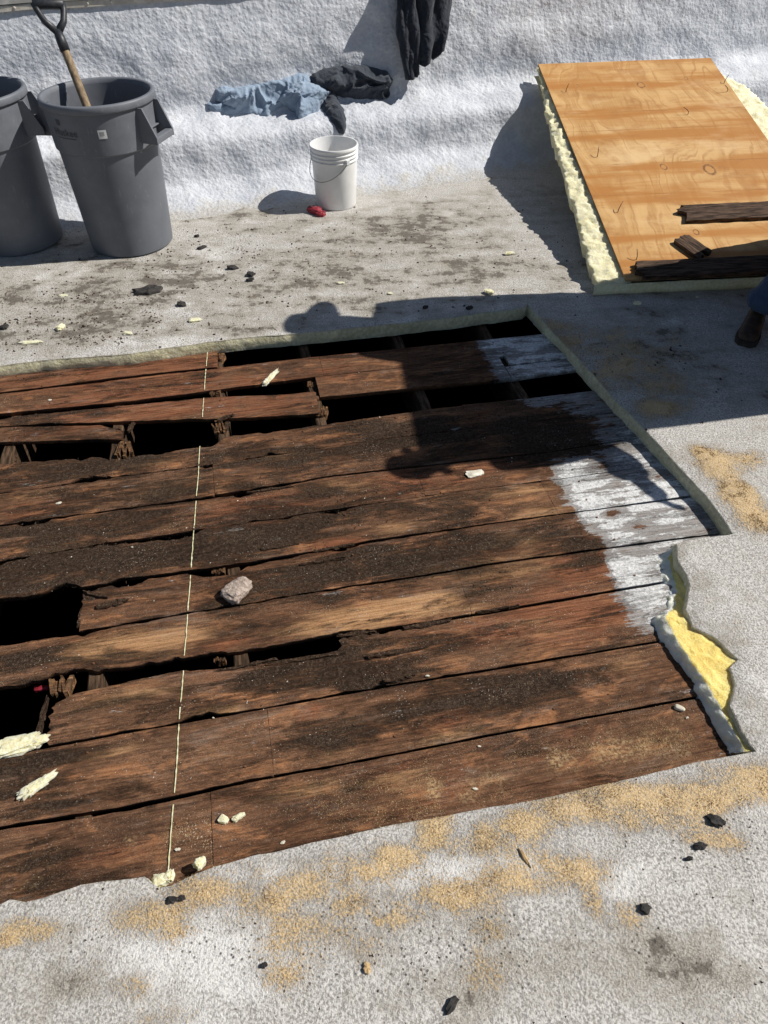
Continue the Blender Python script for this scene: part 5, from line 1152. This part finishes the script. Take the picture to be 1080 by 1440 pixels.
lump('foam_scrap', 282, 1216, (.032, .022, .026), BZ + .02, .8, 15, M_FOAMP, 'small upright yellow foam scrap on the near cut edge', 'foam scrap', None, .35)
lump('foam_scrap', 955, 997, (.034, .016, .014), BZ, -.5, 16, M_PALE, 'cork-like beige nub on the board beside the torn yellow foam', 'foam scrap', None, .12)
lump('foam_scrap', 668, 667, (.075, .035, .012), BZ, .35, 17, M_PALE, 'ragged whitish chip half in the shadow on the boards', 'coating chip', None, .35)
for i, (px, py, s, an) in enumerate([(83, 708, .03, .4), (70, 563, .026, .1), (601, 951, .018, 0), (966, 1010, .014, .3), (250, 1195, .02, .2), (398, 1185, .02, .5), (186, 770, .012, 0), (905, 1100, .03, .1), (870, 1105, .03, .5), (674, 1050, .014, 0), (668, 1110, .02, 0), (300, 1010, .01, 0)]):
    shard('coating_chip', px, py, s * .9, s * .5, .003, BZ, an, 60 + i, M_PALE, 'tiny pale coating chip lying on the brown boards', 'coating chip', 'pale chips on the boards', .15)
# foam on the roof surface
for i, (px, py, a, b, c, an, lb) in enumerate([(86, 462, .06, .035, .035, 1.1, 'upright yellow foam crumb with a white flake on the dirty roof'), (275, 451, .075, .035, .02, .3, 'flat yellow foam scrap on the roof above the chalk line'), (45, 482, .12, .03, .016, .1, 'long dusty foam strip beside the far cut edge'), (90, 416, .06, .028, .012, .0, 'flat foam flake below the shovel can'), (180, 469, .055, .03, .016, -.2, 'pale foam flake close to the far cut edge'),
        (716, 357, .075, .03, .022, .2, 'yellow foam flake on the roof left of the plywood shadow'), (688, 412, .06, .04, .03, -.7, 'yellow foam scrap on the rim of the long shadow by the corner of the cut'), (480, 398, .05, .024, .01, .1, 'thin yellow foam flake between the bucket and the cut'), (549, 413, .035, .02, .01, -.2, 'faint foam crumb right of the thin flake'), (980, 418, .016, .012, .01, .1, 'tiny white crumb in front of the plywood')]):
    lump('foam_scrap', px, py, (a * .85, b * .8, c * .6), .002, an, 20 + i, M_FOAMP, lb, 'foam scrap', None, .55, 3.0)
shard('foam_square', 896, 428, .05, .045, .010, .002, .1, 5, M_FOAMP, 'small square foam offcut in the shade before the plywood', 'foam scrap', None, .02)
lump('foam_lump', 335, 833, (.118, .072, .042), BZ, .95, 33, M_PUMICE, 'pitted pinkish-grey foam lump sitting on the boards beside the chalk line', 'foam lump', None, .16, 2.4, 4)
# dark scraps
shard('tar_shard', 209, 409, .20, .11, .012, .002, .25, 3, M_CHAR, 'large flat black shard on the roof in front of the shovel can', 'tar scrap')
for i, (px, py, l, w, an, lb) in enumerate([(284, 349, .07, .035, .7, 'pointed black scrap right of the shovel can'), (327, 377, .075, .05, .2, 'grey-black chip left of the paired chips'), (353, 386, .06, .06, .9, 'upper of two stacked black chips on the roof'), (352, 394, .055, .03, .1, 'lower of two stacked black chips on the roof'), (255, 429, .06, .05, .2, 'rounded black scrap above the flat yellow foam scrap'), (277, 333, .035, .025, .2, 'small black crumb right of the shovel can base'), (6, 461, .05, .05, .2, 'dark clod at the left end of the far cut'), (660, 434, .05, .03, .3, 'dark scrap inside the long shadow above the cut'), (598, 433, .04, .025, .3, 'dark twist of tar inside the head-shaped shadow')]):
    shard('tar_shard', px, py, l, w, .010, .002, an, 30 + i, M_CHAR, lb, 'tar scrap', None, .2)
for i, (px, py, l, w, an, lb) in enumerate([(906, 1278, .034, .030, .4, 'roundish black crumb on the pale roof below the sawdust band'), (635, 1413, .050, .024, .95, 'leaf-shaped black scrap on the speckled roof'), (737, 1208, .055, .012, -1.1, 'thin black sliver standing in the coating below the sawdust'), (1006, 1155, .055, .035, -.5, 'splintered black clump on the sawdust by the torn foam'), (984, 1190, .04, .022, .1, 'pair-like black crumb under the splintered clump'), (969, 1208, .022, .012, .0, 'small black fleck under the pair-like crumb'), (241, 1267, .040, .022, .2, 'black flake on the sawdust below the chalk line'), (256, 1264, .022, .016, .4, 'smaller black flake beside the flake below the chalk line'), (372, 1358, .02, .016, .2, 'black grain on the speckled roof between sawdust drifts'), (516, 1362, .02, .03, .2, 'tan wood chip on the speckled roof')]):
    shard('tar_shard', px, py, l, w, .008, .002, an, 50 + i, M_CHAR if 'tan' not in lb else M_SAW, lb, 'tar scrap' if 'tan' not in lb else 'wood chip', None, .3)
# red things
gl = empty('red_rag', P(446, 301)); tag(gl, 'crumpled red plastic wrapper on the roof beside the white bucket', 'wrapper')
def red_piece(nm, off, dims, an, seed):
    o = lump(nm, 0, 0, dims, .002, an, seed, M_RED, None, None, None, .3, loc=P(446, 301) + Vector(off)); unparent_keep(o, gl)
red_piece('sheet', (-.01, .015, 0), (.115, .06, .045), -.75, 3); red_piece('fold', (.028, -.025, 0), (.06, .055, .03), -.5, 6)
o = lump('red_scrap', 60, 969, (.055, .018, .014), BZ - .05, .15, 9, M_RED, 'red scrap showing in the dark hole in the deck', 'scrap', None, .2)

# ------------------------------------------------------------------ uncountable grit: sawdust, rot crumbs
def scatter(name, label, B, n, smin, smax, zbase, mat, seed, local=False, inside=None, elong=1.6):
    rs = np.random.RandomState(seed); areas = np.array([b[2] * b[3] * b[4] for b in B]); pr_ = areas / areas.sum(); idx = rs.choice(len(B), n, p=pr_); V = []; Fc = []
    for i in idx:
        cx, cy, rx, ry, s_ = B[i]; x = cx + rs.randn() * rx * .62; y = cy + rs.randn() * ry * .62
        wx, wy = to_world(x, y) if local else (x, y)
        if inside is not None and not inside(wx, wy, x, y): continue
        if fbm(wx * 7, wy * 7, seed, 3) + .25 < rs.rand() * .6 - .1: continue
        sz = smin + (smax - smin) * rs.rand() ** 4 * min(1, max(.42, (wy - .2) / 2.6)); a = rs.rand() * 6.28; e = 1 + rs.rand() * (elong - 1); z = zbase(wx, wy); b0 = len(V); ca, sa = math.cos(a), math.sin(a)
        for (px_, py_, pz) in ((-e, -.5, 0), (e, -.6, 0), (.1, .8, 0), (.1 * rs.randn(), .1 * rs.randn(), 1.0)):
            V.append((wx + sz * (px_ * ca - py_ * sa), wy + sz * (px_ * sa + py_ * ca), z + sz * pz * .9 - .0003))
        Fc += [(b0, b0 + 1, b0 + 3), (b0 + 1, b0 + 2, b0 + 3), (b0 + 2, b0, b0 + 3)]
    o = mesh_obj(name, V, Fc, mat, None, False); tag(o, label, name.split('_')[-1], kind='stuff'); return o
hole_poly = [(p.x, p.y) for p in hole]
on_roof = lambda wx, wy, x, y: wall_sn(wx, wy)[1] < 4.9 and not in_poly(wx, wy, hole_poly)
def on_deck(wx, wy, x, y): return in_poly(wx, wy, hole_poly) and board_top_at(x, y)
def zsaw(x, y):
    w_ = max(b[4] * math.exp(-.9 * (((x - b[0]) / b[2]) ** 2 + ((y - b[1]) / b[3]) ** 2)) for b in SAW_G)
    return gheight(x, y) + max(0, w_ - .35 + .55 * fbm(x * 9, y * 9, 4, 3)) * .011
zr = lambda x, y: gheight(x, y); zd = lambda x, y: BZ
scatter('roof_sawdust', 'tan sawdust drifted over the white roof coating', SAW_G, 60000, .0008, .0036, zsaw, M_SAW, 1, False, on_roof)
scatter('deck_sawdust', 'tan sawdust sprinkled over the near boards', SAWB, 20000, .0008, .0030, zd, M_SAW, 2, True, on_deck)
scatter('deck_crumbs', 'dark crumbs of rotten wood over the boards', ROT, 14000, .0010, .0048, zd, M_CRUMB, 3, True, on_deck, 2.2)
scatter('roof_crumbs', 'dark crumbs of tar and wood strewn over the roof', GRIT_G, 9000, .0008, .0085, zr, M_CRUMB, 4, False, on_roof, 1.4)
scatter('pale_crumbs', 'pale flecks of foam and paint over the boards', loc_blob([(300, 760, 400, 120, .5), (500, 1020, 420, 90, .8), (150, 1120, 200, 90, .7), (850, 800, 80, 120, .6)]), 1500, .0010, .0042, zd, M_PALE, 5, True, on_deck, 1.8)
scatter('roof_foam_crumbs', 'pale crumbs of foam strewn over the roof', blob([(100, 450, 160, 40, .8), (400, 400, 300, 60, .4), (900, 450, 150, 40, .5), (760, 340, 60, 40, .5)]), 350, .0015, .007, zr, M_PALE, 6, False, on_roof, 1.6)
